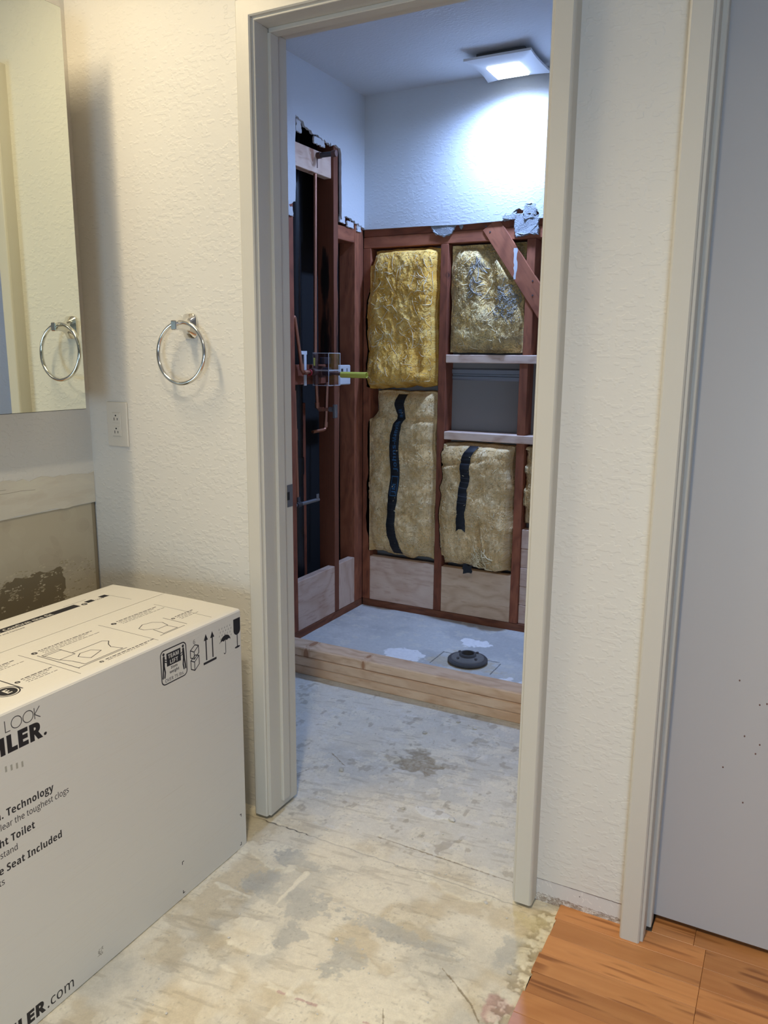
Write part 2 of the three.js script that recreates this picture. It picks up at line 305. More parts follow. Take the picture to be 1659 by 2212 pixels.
wallBox(floor, 'rear_slab', [-1.98, -0.03, -0.60], [-0.386, -0.001, ZR + 0.05], std({ color: lin(0.42, 0.40, 0.35), roughness: 0.9 }));
wallBox(floor, 'bath_slab_edge', [-0.386, -0.03, -2.62], [XSR, -0.001, ZWB], std({ color: lin(0.42, 0.40, 0.35), roughness: 0.9 }));

/* laminate, strip by strip */
T.oak = dataTex(1024, 256, (u, v, o) => {
  const w = (fbm(u * 3, v * 5, 3, 301, 3, 5) - 0.5) * 3, ring = 0.5 + 0.5 * Math.sin((v * 22 + w * 2.4) * Math.PI), fine = fbm(u * 3, v * 150, 3, 307, 3, 150), big = fbm(u * 3, v * 3, 2, 311, 3, 3);
  const t = clamp(0.25 * ring + 0.5 * fine + 0.5 * (big - 0.2)), d = sstep(0.5, 0.72, fine) * 0.75 * sstep(0.3, 0.9, ring);
  const a = [178, 118, 70], b = [216, 160, 108], e = [130, 78, 42]; for (let k = 0; k < 3; k++) o[k] = lerp(lerp(a[k], b[k], t), e[k], d);
});
const oakM = [1, 0.86, 1.12, 0.94].map((c) => std({ map: T.oak, color: lin(c, c * 0.98, c * 0.94), roughness: 0.36 }));
const lam = struct('floor_laminate'), O2X = -0.215;
{
  const W = 0.0598, z0 = -1.66 - 0.0598 * 2; let row = 0;
  for (let z = z0; z < -0.2; z += W, row++) {
    let x = row < 2 ? O2X + 0.03 : -0.3865 + 0.003 * Math.sin(row * 2.3), first = row > 1 && row < 6;
    const cuts = first ? [-0.07, 0.55, XR] : [-0.383 + rr(0.2, 0.7), -0.383 + rr(0.95, 1.5), XR];
    for (const c of cuts) { slab(lam, 'plank', [x, -0.001, z], [c - 0.0006, 0.008, z + W - 0.0005], oakM[(row * 7 + Math.floor(rnd() * 4)) % 4], 0.0006, 0); x = c; }
  }
  wallBox(lam, 'underlay', [-0.382, -0.024, -1.80], [XR, -0.002, ZR], std({ color: lin(0.4, 0.38, 0.33), roughness: 0.9 }));
  wallBox(lam, 'rear_planks', [-0.383, -0.001, -0.2 + 0.005], [XR, 0.008, ZR], oakM[0]);
}

/* ------------------------------------------------------------------ the room shell */
const O1 = { x0: -1.2256, x1: -0.4724, y: 2.052 }, O2 = { x0: -0.215, x1: 0.60, y: 2.052 };     // rough openings
{
  const g = struct('wall_front');
  const s = new THREE.Shape(); const pts = [[XL, -0.02], [O1.x0, -0.02], [O1.x0, O1.y], [O1.x1, O1.y], [O1.x1, 0.0605], [O2.x0, 0.0625], [O2.x0, O2.y], [O2.x1, O2.y], [O2.x1, -0.02], [XR + 0.1, -0.02], [XR + 0.1, CEIL], [XL, CEIL]];
  pts.forEach((p, i) => i ? s.lineTo(...p) : s.moveTo(...p));
  const geo = new THREE.ExtrudeGeometry(s, { depth: ZW - ZWB, bevelEnabled: false });
  add(g, 'painted_wall', geo, M.wall, [0, 0, ZWB]);
  const bare = canvasTex(1024, 320, (c, w, h) => {                    // strip where the baseboard was pried off
    c.fillStyle = '#d3cfcb'; c.fillRect(0, 0, w, h); c.fillStyle = '#b5a99c'; c.fillRect(0, h * 0.56, w, h * 0.24); c.fillStyle = '#c9c0b8'; c.fillRect(0, h * 0.8, w, h * 0.2);
    for (let i = 0; i < 2600; i++) { const x = rnd() * w, y = h * (0.5 + 0.5 * rnd()), n = fbm(x / 50, y / 26, 3, 71); c.fillStyle = n > 0.52 ? 'rgba(218,212,205,0.85)' : 'rgba(150,134,120,0.6)'; c.beginPath(); c.ellipse(x, y, 2 + rnd() * 9, 1 + rnd() * 4, rnd(), 0, 7); c.fill(); }
    for (let i = 0; i < 40; i++) { c.fillStyle = 'rgba(226,222,218,0.7)'; c.beginPath(); c.ellipse(rnd() * w, rnd() * h * 0.5, 6 + rnd() * 20, 2 + rnd() * 6, rnd() * 2, 0, 7); c.fill(); }
    c.strokeStyle = '#8d7c70'; c.lineWidth = 7; c.beginPath(); for (let x = 0; x <= w; x += 8) { const y = 3 + 7 * noise(x / 30, 2, 9); x ? c.lineTo(x, y) : c.moveTo(x, y); } c.stroke();
    c.strokeStyle = '#7c6d64'; c.lineWidth = 3; c.beginPath(); for (let x = 0; x <= w; x += 8) { const y = h * 0.52 + 10 * noise(x / 20, 7, 9); x ? c.lineTo(x, y) : c.moveTo(x, y); } c.stroke();
    c.fillStyle = '#3c3531'; for (const [x, y] of [[70, 120], [880, 190], [500, 70]]) { c.beginPath(); c.arc(x, y, 5, 0, 7); c.fill(); }
  });
  const bg = new THREE.BoxGeometry(O2.x0 - O1.x1, 0.061 + 0.016, 0.09); add(g, 'bare_drywall_strip', bg, std({ map: bare, roughness: 0.9 }), [(O1.x1 + O2.x0) / 2, (0.061 - 0.016) / 2 + 0.0, ZW - 0.0022 - 0.045]);
}
{ // mirror wall, with the bare band left where the vanity and its splash came off
  const g = struct('wall_left');
  wallBox(g, 'painted_wall', [XL - 0.12, 0.838, ZWB], [XL, CEIL, ZR + 0.1], M.wall);
  const bare = canvasTex(1024, 1024, (c, w, h) => {                   // z -1.648 .. -0.648, y -0.02 .. 0.838
    c.fillStyle = '#bcb19a'; c.fillRect(0, 0, w, h);
    for (let i = 0; i < 420; i++) { const x = rnd() * w, y = rnd() * h, n = fbm(x / 120, y / 90, 3, 15); c.fillStyle = n > 0.5 ? 'rgba(200,190,168,0.16)' : 'rgba(168,156,132,0.16)'; c.beginPath(); c.ellipse(x, y, 12 + rnd() * 34, 8 + rnd() * 20, rnd() * 3, 0, 7); c.fill(); }
    const zx = (z) => (z + 1.648) * w, yy = (y) => (0.838 - y) / 0.858 * h;
    c.fillStyle = '#7d7058'; c.beginPath();                            // torn brown paper
    const edge = ragged([[zx(-1.52), yy(0.66)], [zx(-1.36), yy(0.672)], [zx(-1.28), yy(0.645)], [zx(-1.1), yy(0.68)], [zx(-0.7), yy(0.69)], [w, yy(0.2)], [zx(-1.53), yy(0.2)], [zx(-1.52), yy(0.66)]], 12, 9, 3);
    edge.forEach((p, i) => i ? c.lineTo(...p) : c.moveTo(...p)); c.fill();
    for (let i = 0; i < 2600; i++) { const x = rnd() * w, y = yy(0.69) + rnd() * h * 0.18; if (fbm(x / 26, y / 18, 3, 88) > 0.57) { c.fillStyle = rnd() > 0.5 ? '#c8bea4' : '#a89c80'; c.fillRect(x, y, 2 + rnd() * 9, 1 + rnd() * 4); } }
    c.fillStyle = '#9b8e76'; c.fillRect(zx(-1.648), 0, 12, h * 0.4);     // glue bead left in the corner
  });
  const bm = add(g, 'bare_drywall', new THREE.BoxGeometry(0.114, 0.858, 1.0), std({ map: bare, roughness: 0.9 }), [XL - 0.063, 0.409, -1.148]);
  { const p = bm.geometry.attributes.position, uv = bm.geometry.attributes.uv; for (let i = 0; i < p.count; i++) uv.setXY(i, (p.getZ(i) + 0.5), (p.getY(i) + 0.429) / 0.858); }
  wallBox(g, 'lower_wall', [XL - 0.12, -0.02, -0.648], [XL, 0.838, ZR + 0.1], M.wall);
  const mud = canvasTex(512, 256, (c, w, h) => { c.fillStyle = '#d2cbbb'; c.fillRect(0, 0, w, h); for (let i = 0; i < 120; i++) { const x = rnd() * w, y = rnd() * h; c.fillStyle = fbm(x / 60, y / 40, 3, 5) > 0.5 ? 'rgba(222,214,200,0.16)' : 'rgba(196,186,168,0.16)'; c.beginPath(); c.ellipse(x, y, 14 + rnd() * 30, 8 + rnd() * 16, rnd() * 3, 0, 7); c.fill(); } c.strokeStyle = 'rgba(120,108,88,0.7)'; c.lineWidth = 2; for (let k = 0; k < 7; k++) { c.beginPath(); let x = rnd() * w, y = h * (0.2 + rnd() * 0.6); c.moveTo(x, y); for (let q = 0; q < 6; q++) { x += 8 + rnd() * 14; y += (rnd() - 0.6) * 8; c.lineTo(x, y); } c.stroke(); } });
  const pts = ragged([[-1.646, 0.84], [-0.70, 0.84], [-0.70, 0.955, 0.006], [-1.646, 0.93]], 0.02, 0.003, 8);
  const sk = planarUV(prism(pts, 0.0016, 'zy')); const uv = sk.attributes.uv; for (let i = 0; i < uv.count; i++) uv.setXY(i, (uv.getX(i) + 1.648) / 0.95, (uv.getY(i) - 0.84) / 0.12);
  add(g, 'skim_coat', sk, std({ map: mud, roughness: 0.85 }), [XL, 0, 0]);
}
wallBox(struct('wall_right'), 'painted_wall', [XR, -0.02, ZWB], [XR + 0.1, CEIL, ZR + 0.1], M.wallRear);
const WIN = { x0: 0.55, x1: 1.65, y0: 0.12, y1: 1.35 };
{
  const g = struct('wall_back'); const s = new THREE.Shape(); s.moveTo(XL, -0.02); s.lineTo(XR, -0.02); s.lineTo(XR, CEIL); s.lineTo(XL, CEIL); s.closePath();
  const h = new THREE.Path(); h.moveTo(WIN.x0, WIN.y0); h.lineTo(WIN.x0, WIN.y1); h.lineTo(WIN.x1, WIN.y1); h.lineTo(WIN.x1, WIN.y0); h.closePath(); s.holes.push(h);
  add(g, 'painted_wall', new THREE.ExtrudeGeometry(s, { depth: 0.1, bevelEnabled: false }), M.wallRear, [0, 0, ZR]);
}
wallBox(struct('ceiling'), 'ceiling_board', [XL - 0.12, CEIL, ZWB], [XR + 0.1, CEIL + 0.05, ZR + 0.1], M.ceil);
{ // window behind the camera: frame, sashes and a daylit blind
  const g = struct('window_1'), w = WIN, zf = ZR + 0.05;
  for (const [a, b] of [[[w.x0, w.y0, zf], [w.x0 + 0.05, w.y1, zf + 0.04]], [[w.x1 - 0.05, w.y0, zf], [w.x1, w.y1, zf + 0.04]], [[w.x0, w.y0, zf], [w.x1, w.y0 + 0.05, zf + 0.04]], [[w.x0, w.y1 - 0.05, zf], [w.x1, w.y1, zf + 0.04]], [[(w.x0 + w.x1) / 2 - 0.02, w.y0, zf], [(w.x0 + w.x1) / 2 + 0.02, w.y1, zf + 0.04]]]) slab(g, 'window_frame', a, b, M.trim, 0.003);
  add(g, 'daylit_pane', new THREE.BoxGeometry(w.x1 - w.x0, w.y1 - w.y0, 0.006), std({ color: lin(0.6, 0.65, 0.7), roughness: 0.6, emissive: DAY.color, emissiveIntensity: 1.2 }), [(w.x0 + w.x1) / 2, (w.y0 + w.y1) / 2, zf + 0.045]);
  const l = new THREE.RectAreaLight(DAY.color, DAY.power, w.x1 - w.x0 - 0.1, w.y1 - w.y0 - 0.1); l.position.set((w.x0 + w.x1) / 2, (w.y0 + w.y1) / 2, zf - 0.02); l.lookAt(l.position.x, l.position.y, 0); l.castShadow = true; scene.add(l);
}

/* door frames: casing swept with mitred corners, jambs, stops */
// profile points (w outward from the jamb line, t out from the wall)
function casing(g, x0, x1, yT, width, y0L, y0R, tMain = ZC - ZW) {
  const W = width, lip = 0.0066, prof = [[0, 0], [0, tMain - 0.012], [0.0012, tMain - 0.0105], [lip - 0.001, tMain - 0.0105], [lip, tMain - 0.0085], [lip, tMain - 0.003], [lip + 0.003, tMain], [W - 0.005, tMain], [W - 0.002, tMain - 0.002], [W, tMain - 0.006], [W, 0]];
  const st = (k, w) => k === 0 ? [x0 - w, y0L] : k === 1 ? [x0 - w, yT + w] : k === 2 ? [x1 + w, yT + w] : [x1 + w, y0R];
  const names = ['side_casing', 'head_casing', 'side_casing'];
  for (let k = 0; k < 3; k++) {
    const pos = [], n = prof.length;
    const P = (kk, i) => { const [x, y] = st(kk, prof[i][0]); return [x, y, ZW + prof[i][1]]; };
    for (let i = 0; i < n; i++) { const j = (i + 1) % n, a = P(k, i), b = P(k, j), c = P(k + 1, j), d = P(k + 1, i); pos.push(...a, ...c, ...b, ...a, ...d, ...c); }
    for (const kk of [k, k + 1]) for (let i = 1; i < n - 1; i++) { const t = [P(kk, 0), P(kk, i), P(kk, i + 1)]; if (kk === k) t.reverse(); pos.push(...t.flat()); }
    const geo = new THREE.BufferGeometry(); geo.setAttribute('position', new THREE.Float32BufferAttribute(pos, 3)); geo.computeVertexNormals();
    add(g, names[k], planarUV(geo, k === 1 ? 0 : 1, [rnd(), rnd()]), M.trim);
  }
}
{
  const g = struct('trim_1'), x0 = -1.200, x1 = -0.4980, yT = 2.0272;
  casing(g, x0, x1, yT, 0.0490, 0.012, 0.010);
  const jf = ZC - 0.0125, jb = ZWB - 0.002;
  slab(g, 'side_jamb', [O1.x0 + 0.001, 0.010, jb], [x0 - 0.0008, yT + 0.0008, jf], M.trim, 0.0015);
  slab(g, 'side_jamb', [x1 + 0.0008, 0.010, jb], [O1.x1 - 0.001, yT + 0.0008, jf], M.trim, 0.0015);
  slab(g, 'head_jamb', [O1.x0 + 0.001, yT + 0.0009, jb], [O1.x1 - 0.001, yT + 0.02, jf], M.trim, 0.0015);
  slab(g, 'door_stop', [x0 - 0.003, 0.03, -1.703], [x0 + 0.0065, yT - 0.008, -1.6695], M.trim, 0.002);
  slab(g, 'door_stop', [x1 - 0.0065, 0.03, -1.703], [x1 + 0.003, yT - 0.008, -1.6695], M.trim, 0.002);
  slab(g, 'head_stop', [x0 + 0.001, yT - 0.009, -1.703], [x1 - 0.001, yT + 0.002, -1.6695], M.trim, 0.002);
  const sp = add(g, 'strike_plate', prism([[-1.744, 0.872], [-1.719, 0.872], [-1.719, 0.932], [-1.744, 0.932]], 0.0012, 'zy'), M.steel, [x0 - 0.0003, 0, 0]);
  add(sp, 'latch_hole', new THREE.BoxGeometry(0.0012, 0.022, 0.010), M.black, [x0 + 0.0006, 0.902, -1.724]);
}
{
  const g = struct('trim_2'), x0 = -0.1965, x1 = 0.582, yT = 2.0272;
  casing(g, x0, x1, yT, 0.0500, 0.006, 0.006);
  const jf = ZC - 0.0125;
  slab(g, 'side_jamb', [O2.x0 + 0.001, 0.009, ZWB], [x0 - 0.0008, yT + 0.0008, jf], M.trim, 0.0015);
  slab(g, 'side_jamb', [x1 + 0.0008, 0.009, ZWB], [O2.x1 - 0.001, yT + 0.0008, jf], M.trim, 0.0015);
  slab(g, 'head_jamb', [O2.x0 + 0.001, yT + 0.0009, ZWB], [O2.x1 - 0.001, yT + 0.02, jf], M.trim, 0.0015);
  slab(g, 'door_stop', [x0 - 0.003, 0.012, -1.699], [x0 + 0.009, yT, -1.665], M.trim, 0.002);
  const d = struct('door_1', [0, 0, 0]);
  const leaf = slab(d, 'door_leaf', [x0 + 0.003, 0.021, -1.741], [x1 - 0.003, yT - 0.003, -1.703], M.doorPaint, 0.002);
  const pits = []; for (const [x, y] of [[-0.06, 0.62], [-0.005, 0.58], [-0.018, 0.575], [-0.04, 0.50], [-0.01, 0.488], [-0.016, 0.466], [-0.075, 0.42], [0.022, 0.43], [0.018, 0.385], [-0.03, 0.35]]) { const c = new THREE.SphereGeometry(1, 8, 6); c.scale(0.0016, 0.0022, 0.0006); c.translate(x, y, -1.7029); pits.push(c); }
  add(leaf, 'paint_chips', merge(pits), M.copperDark);
  const kn = merge([cyl([0.50, 0.95, -1.703], [0.50, 0.95, -1.69], 0.03, 0.028), cyl([0.50, 0.95, -1.69], [0.50, 0.95, -1.66], 0.012), new THREE.SphereGeometry(0.027, 20, 14).translate(0.50, 0.95, -1.64)]); add(d, 'door_knob', kn, M.chrome);
}

/* ------------------------------------------------------------------ shower room: ceiling, front and right side, framing */
wallBox(struct('ceiling_shower'), 'ceiling_board', [XS - 0.22, CEIL, ZB - 0.12], [XSR + 0.1, CEIL + 0.05, ZWB], M.ceil);
wallBox(struct('wall_shower_right'), 'painted_wall', [XSR, -0.03, ZB - 0.12], [XSR + 0.1, CEIL, ZWB], M.wallBath);
wallBox(struct('wall_shower_front'), 'painted_wall', [XS - 0.22, -0.03, ZWB], [XL, CEIL, ZWB + 0.09], M.wallBath);
const wl = struct('wall_shower_left');
{
  // drywall with the torn hole around the riser; coordinates (z, y)
  const pts = [[ZWB, CEIL], [ZB, CEIL], ...ragged([[ZB, 1.868], [-3.42, 1.882], [-3.30, 1.905], [-3.262, 1.885]], 0.009, 0.006, 4), ...ragged([[-3.258, 1.90], [-3.256, 2.165]], 0.02, 0.002, 6), ...ragged([[-3.246, 2.186], [-3.15, 2.185], [-3.05, 2.196], [-2.97, 2.208], [-2.93, 2.228], [-2.894, 2.24]], 0.008, 0.007, 9), ...ragged([[-2.892, 2.20], [-2.886, 1.91]], 0.03, 0.003, 12), ...ragged([[-2.884, 1.90], [-2.80, 1.868], [-2.52, 1.87]], 0.01, 0.006, 15), [-2.515, 0.0], [ZWB, 0.0]];
  const geo = planarUV(prism(pts, DRY, 'zy')); add(wl, 'drywall', geo, M.wallBath, [XS, 0, 0]);
  // torn paper and gypsum along the edge
  for (const [z, y, w, h, s] of [[-2.93, 2.205, 0.04, 0.05, 1], [-3.08, 2.176, 0.09, 0.03, 2], [-3.28, 1.89, 0.05, 0.035, 3], [-3.35, 1.875, 0.06, 0.028, 4], [-3.43, 1.868, 0.04, 0.03, 5], [-2.85, 1.86, 0.05, 0.04, 6]]) {
    const o = ragged([[z - w / 2, y - h / 2], [z + w / 2, y - h * 0.4], [z + w * 0.45, y + h / 2], [z - w * 0.4, y + h * 0.4], [z - w / 2, y - h / 2]], 0.005, 0.0035, s).slice(0, -1);
    add(wl, 'torn_plaster', planarUV(prism(o, 0.008, 'zy')), M.gyp, [XS - 0.002 + rr(-0.003, 0.004), 0, 0]);
  }
  wallBox(wl, 'black_felt', [XS - 0.215, -0.03, ZB - 0.12], [XS - 0.200, CEIL, ZWB], M.felt);
  const D = 0.089, st = (z0, z1, y0, y1, m) => slab(wl, 'stud', [XS - D, y0, z0], [XS, y1, z1], m ?? redw(), 0.002, 1);
  st(-2.886, -2.848, 0.018, CEIL); st(-3.484, -3.444, 0.018, CEIL, M.red[2]); st(-3.442, -3.404, 0.018, CEIL, M.red[0]);
  const soot = canvasTex(512, 1024, (c, w, h) => {                    // solder scorch on the stud beside the valve
    c.fillStyle = '#7a4630'; c.fillRect(0, 0, w, h);
    for (let i = 0; i < 3000; i++) { const x = rnd() * w, y = rnd() * h; c.fillStyle = rnd() > 0.5 ? 'rgba(96,52,34,0.25)' : 'rgba(140,84,56,0.2)'; c.fillRect(x, y, 1 + rnd() * 3, 20 + rnd() * 90); }
    for (const [y, r] of [[0.34, 60], [0.46, 90]]) for (let k = 0; k < 160; k++) { const a = rnd() * 6.3, q = rnd() * r; c.fillStyle = 'rgba(10,8,8,0.16)'; c.beginPath(); c.ellipse(w * 0.62 + Math.cos(a) * q * 1.4, h * y + Math.sin(a) * q * 0.8, 24, 18, 0, 0, 7); c.fill(); }
  });
  const sa = slab(wl, 'stud', [XS - D, 0.018, -3.249], [XS, CEIL, -3.211], std({ map: soot, roughness: 0.8 }), 0.002, 1);
  { const p = sa.geometry.attributes.position, uv = sa.geometry.attributes.uv; for (let i = 0; i < p.count; i++) uv.setXY(i, (p.getX(i) + p.getZ(i) + 0.064) / 0.128, clamp((p.getY(i) + 1.22) / 1.6)); sa.material.map.wrapT = THREE.MirroredRepeatWrapping; }
  st(-2.52, -2.482, 0.018, CEIL); st(-2.115, -2.077, 0.018, CEIL);
  slab(wl, 'sole_plate', [XS - D, -0.026, ZB], [XS, 0.017, -2.48], M.plate, 0.002);
  slab(wl, 'blocking', [XS - 0.040, 0.018, -3.210], [XS - 0.001, 0.254, -2.887], M.ply, 0.002);
  slab(wl, 'blocking', [XS - 0.040, 0.018, -3.403], [XS - 0.001, 0.256, -3.250], M.ply, 0.002);
  slab(wl, 'blocking', [XS - 0.05, 2.052, -3.210], [XS - 0.012, 2.146, -2.887], M.pink, 0.002);
  slab(wl, 'blocking', [XS - 0.088, 1.143, -3.210], [XS - 0.046, 1.232, -2.887], M.red[1], 0.002);
  slab(wl, 'blocking', [XS - D, 1.80, -3.403], [XS - 0.002, 1.862, -3.250], M.red[0], 0.002);
  slab(wl, 'stud', [XS - 0.195, 0.018, -3.19], [XS - 0.15, 1.05, -3.152], M.red[1], 0.002, 1);
}
const wb = struct('wall_shower_back');
{
  const pts = [[XS + DRY, CEIL], [XSR, CEIL], [XSR, 1.862], [-1.09, 1.862], ...ragged([[-1.085, 1.875], [-1.10, 1.905], [-1.19, 1.905], [-1.245, 1.868], [-1.255, 1.861]], 0.013, 0.005, 22), ...ragged([[-1.26, 1.862], [-1.46, 1.859], [-1.62, 1.864], [XS + DRY, 1.868]], 0.05, 0.0012, 25)];
  add(wb, 'drywall', planarUV(prism(pts, DRY, 'xy')), M.wallBath, [0, 0, ZB]);
  wallBox(wb, 'sheathing', [XS - 0.22, -0.03, ZB - 0.112], [XSR + 0.1, CEIL, ZB - 0.091], std({ color: lin(0.26, 0.23, 0.21), roughness: 0.9 }));
  const D = 0.089, st = (x0, x1, y0, y1, m) => slab(wb, 'stud', [x0, y0, ZB - D], [x1, y1, ZB], m ?? redw(), 0.002, 1);
  st(-1.961, -1.919, 0.018, 1.782, M.red[0]); st(-1.551, -1.512, 0.018, 1.782, M.red[1]); st(-1.150, -1.111, 0.018, 0.882, M.red[0]); st(-1.150, -1.111, 0.9205, 1.2435, M.red[2]); st(-1.138, -1.099, 1.2825, 1.782, M.red[0]); st(-0.745, -0.706, 0.018, 1.782);
  slab(wb, 'header', [-1.96, 1.783, ZB - D], [-0.37, 1.834, ZB - 0.001], M.red[0], 0.002); slab(wb, 'header', [-1.96, 1.835, ZB - D], [-0.37, 1.92, ZB - 0.004], M.red[1], 0.002);
  slab(wb, 'sole_plate', [-1.96, -0.026, ZB - D], [-0.37, 0.017, ZB], M.plate, 0.002);
  slab(wb, 'blocking', [-1.918, 0.018, ZB - 0.04], [-1.552, 0.252, ZB - 0.001], M.pink, 0.002);
  slab(wb, 'blocking', [-1.511, 0.018, ZB - 0.04], [-1.151, 0.250, ZB - 0.001], M.pale, 0.002);
  for (let k = 0; k < 5; k++) slab(wb, 'blocking', [-1.110, 0.018 + k * 0.0925, ZB - 0.06], [-0.746, 0.109 + k * 0.0925, ZB - 0.012 - 0.002 * (k % 2)], M.pink, 0.002);
  slab(wb, 'niche_sill', [-1.512, 1.2440, ZB - 0.086], [-0.72, 1.2820, ZB + 0.004], M.pink, 0.003);
  slab(wb, 'niche_sill', [-1.512, 0.8825, ZB - 0.086], [-0.72, 0.9200, ZB + 0.006], M.pink, 0.003);
  { // let-in diagonal brace
    const L = 1.20, ang = Math.atan2(-0.287, 0.202), g = planarUV(chamferBox(L, 0.0875, 0.021, 0.002), 0, [0.3, 0.7]);
    const cx = -1.3125 + Math.cos(ang) * L / 2, cy = 1.8525 + Math.sin(ang) * L / 2; const m = add(wb, 'diagonal_brace', g, M.red[0], [cx + 0.002, cy + 0.002, ZB - 0.006]); m.rotation.z = ang;
    const nails = []; for (const [x, y] of [[-1.104, 1.602], [-1.102, 1.541], [-1.31, 1.82], [-1.33, 1.845]]) nails.push(cyl([x, y, ZB + 0.004], [x, y, ZB + 0.0062], 0.0035, 0.0035, 8));
    const nm = shadow(new THREE.Mesh(merge(nails), M.iron)); nm.name = 'nail_heads'; wb.add(nm);
  }
  // steel resilient channel and panel seen at the back of the niche
  const prof = [[0, 1.162], [0.004, 1.162], [0.010, 1.170], [0.010, 1.180], [0.004, 1.184], [0.004, 1.190], [0.014, 1.194], [0.014, 1.212], [0.004, 1.219], [0, 1.219]];
  add(wb, 'metal_channel', planarUV(prism(prof.map(([z, y]) => [z, y]), 0.39, 'zy')), M.galv, [-1.511, 0, ZB - 0.091]);
  // mortar left on the framing
  for (const [x0, x1, y0, y1, s, t] of [[-1.605, -1.468, 1.812, 1.866, 1, 0.006], [-1.195, -1.088, 1.79, 1.885, 2, 0.012], [-1.155, -1.10, 1.86, 1.925, 3, 0.014], [-1.25, -1.19, 1.862, 1.902, 4, 0.008], [-1.46, -1.44, 1.842, 1.864, 5, 0.004]]) {
    const w = x1 - x0, hh = y1 - y0, o = ragged(s === 1 || s === 5 ? [[x0, y1], [x0 + w * 0.2, y0 + hh * 0.3], [x0 + w * 0.5, y0], [x1 - w * 0.25, y0 + hh * 0.2], [x1, y1], [x0, y1]] : [[x0 + w * 0.1, y1], [x0, y0 + hh * 0.4], [x0 + w * 0.1, y0], [x0 + w * 0.6, y0 + hh * 0.12], [x1, y0 + hh * 0.06], [x1, y1 - hh * 0.1], [x0 + w * 0.6, y1], [x0 + w * 0.1, y1]], 0.006, 0.0035, s + 40).slice(0, -1);
    const g = planarUV(prism(o, t, 'xy', 0.002)), p = g.attributes.position; for (let i = 0; i < p.count; i++) p.setZ(i, p.getZ(i) * (0.5 + fbm(p.getX(i) * 60, p.getY(i) * 60, 2, s)));
    g.computeVertexNormals(); add(wb, 'mortar_remnant', g, std({ color: lin(0.36, 0.37, 0.38), roughness: 0.95, bumpMap: knock(6), bumpScale: 0.004 }), [0, 0, ZB + 0.001]);
  }
  // white drip of plaster on the brace
  const dr = ragged([[-1.196, 1.745], [-1.180, 1.745], [-1.178, 1.65], [-1.183, 1.612], [-1.192, 1.612], [-1.196, 1.745]], 0.012, 0.003, 61).slice(0, -1);
  add(wb, 'plaster_drip', planarUV(prism(dr, 0.0016, 'xy')), M.gyp, [0, 0, ZB + 0.0035]);
}

/* insulation */
const woolTex = (base, light, dark, n) => {                            // matted fibres, 0.4 m a side
  const t = canvasTex(1024, 1024, (c, w, h) => {
    const rgb = (k, a) => `rgba(${k[0]},${k[1]},${k[2]},${a})`; c.fillStyle = rgb(base, 1); c.fillRect(0, 0, w, h);
    for (let i = 0; i < 700; i++) { const x = rnd() * w, y = rnd() * h; c.fillStyle = rgb(fbm(x / 130, y / 130, 3, 7) > 0.5 ? light : dark, 0.10); c.beginPath(); c.ellipse(x, y, 20 + rnd() * 60, 16 + rnd() * 50, rnd() * 3, 0, 7); c.fill(); }
    c.lineCap = 'round';
    for (let i = 0; i < n; i++) { const x = rnd() * w, y = rnd() * h, a = fbm(x / 160, y / 160, 2, 11) * 12 + rnd() * 1.6, l = 14 + rnd() * 60, q = rnd(); c.strokeStyle = rgb(q < 0.40 ? dark : light, 0.18 + rnd() * 0.4); c.lineWidth = 0.8 + rnd() * 2.4; c.beginPath(); c.moveTo(x, y); c.quadraticCurveTo(x + Math.cos(a) * l * 0.5 + (rnd() - 0.5) * 26, y + Math.sin(a) * l * 0.5 + (rnd() - 0.5) * 26, x + Math.cos(a) * l, y + Math.sin(a) * l); c.stroke(); }
  }); t.wrapS = t.wrapT = THREE.MirroredRepeatWrapping; return t;
};
T.gold = woolTex([246, 188, 88], [255, 228, 156], [214, 150, 60], 7000);
T.tan = woolTex([244, 204, 144], [255, 236, 198], [208, 164, 104], 7000);
T.dirty = woolTex([240, 200, 124], [255, 234, 180], [150, 134, 108], 7000);
const wool = (t) => new THREE.MeshPhysicalMaterial({ specularIntensity: 0.1, map: rescale(t, 1 / 0.4, 1 / 0.4), roughness: 1, bumpMap: rescale(t, 1 / 0.4, 1 / 0.4), bumpScale: 0.007 });
M.gold = wool(T.gold); M.tan = wool(T.tan); M.dirty = wool(T.dirty);
const fib = (r, g, b) => new THREE.MeshPhysicalMaterial({ specularIntensity: 0.1, color: lin(r, g, b), roughness: 1 });
M.fibGold = fib(0.82, 0.52, 0.14); M.fibPale = fib(0.86, 0.70, 0.42); M.fibGrey = fib(0.36, 0.335, 0.29); M.fibTan = fib(0.80, 0.58, 0.29); M.fibDeep = fib(0.56, 0.38, 0.17); M.fibAmber = fib(0.62, 0.36, 0.08);
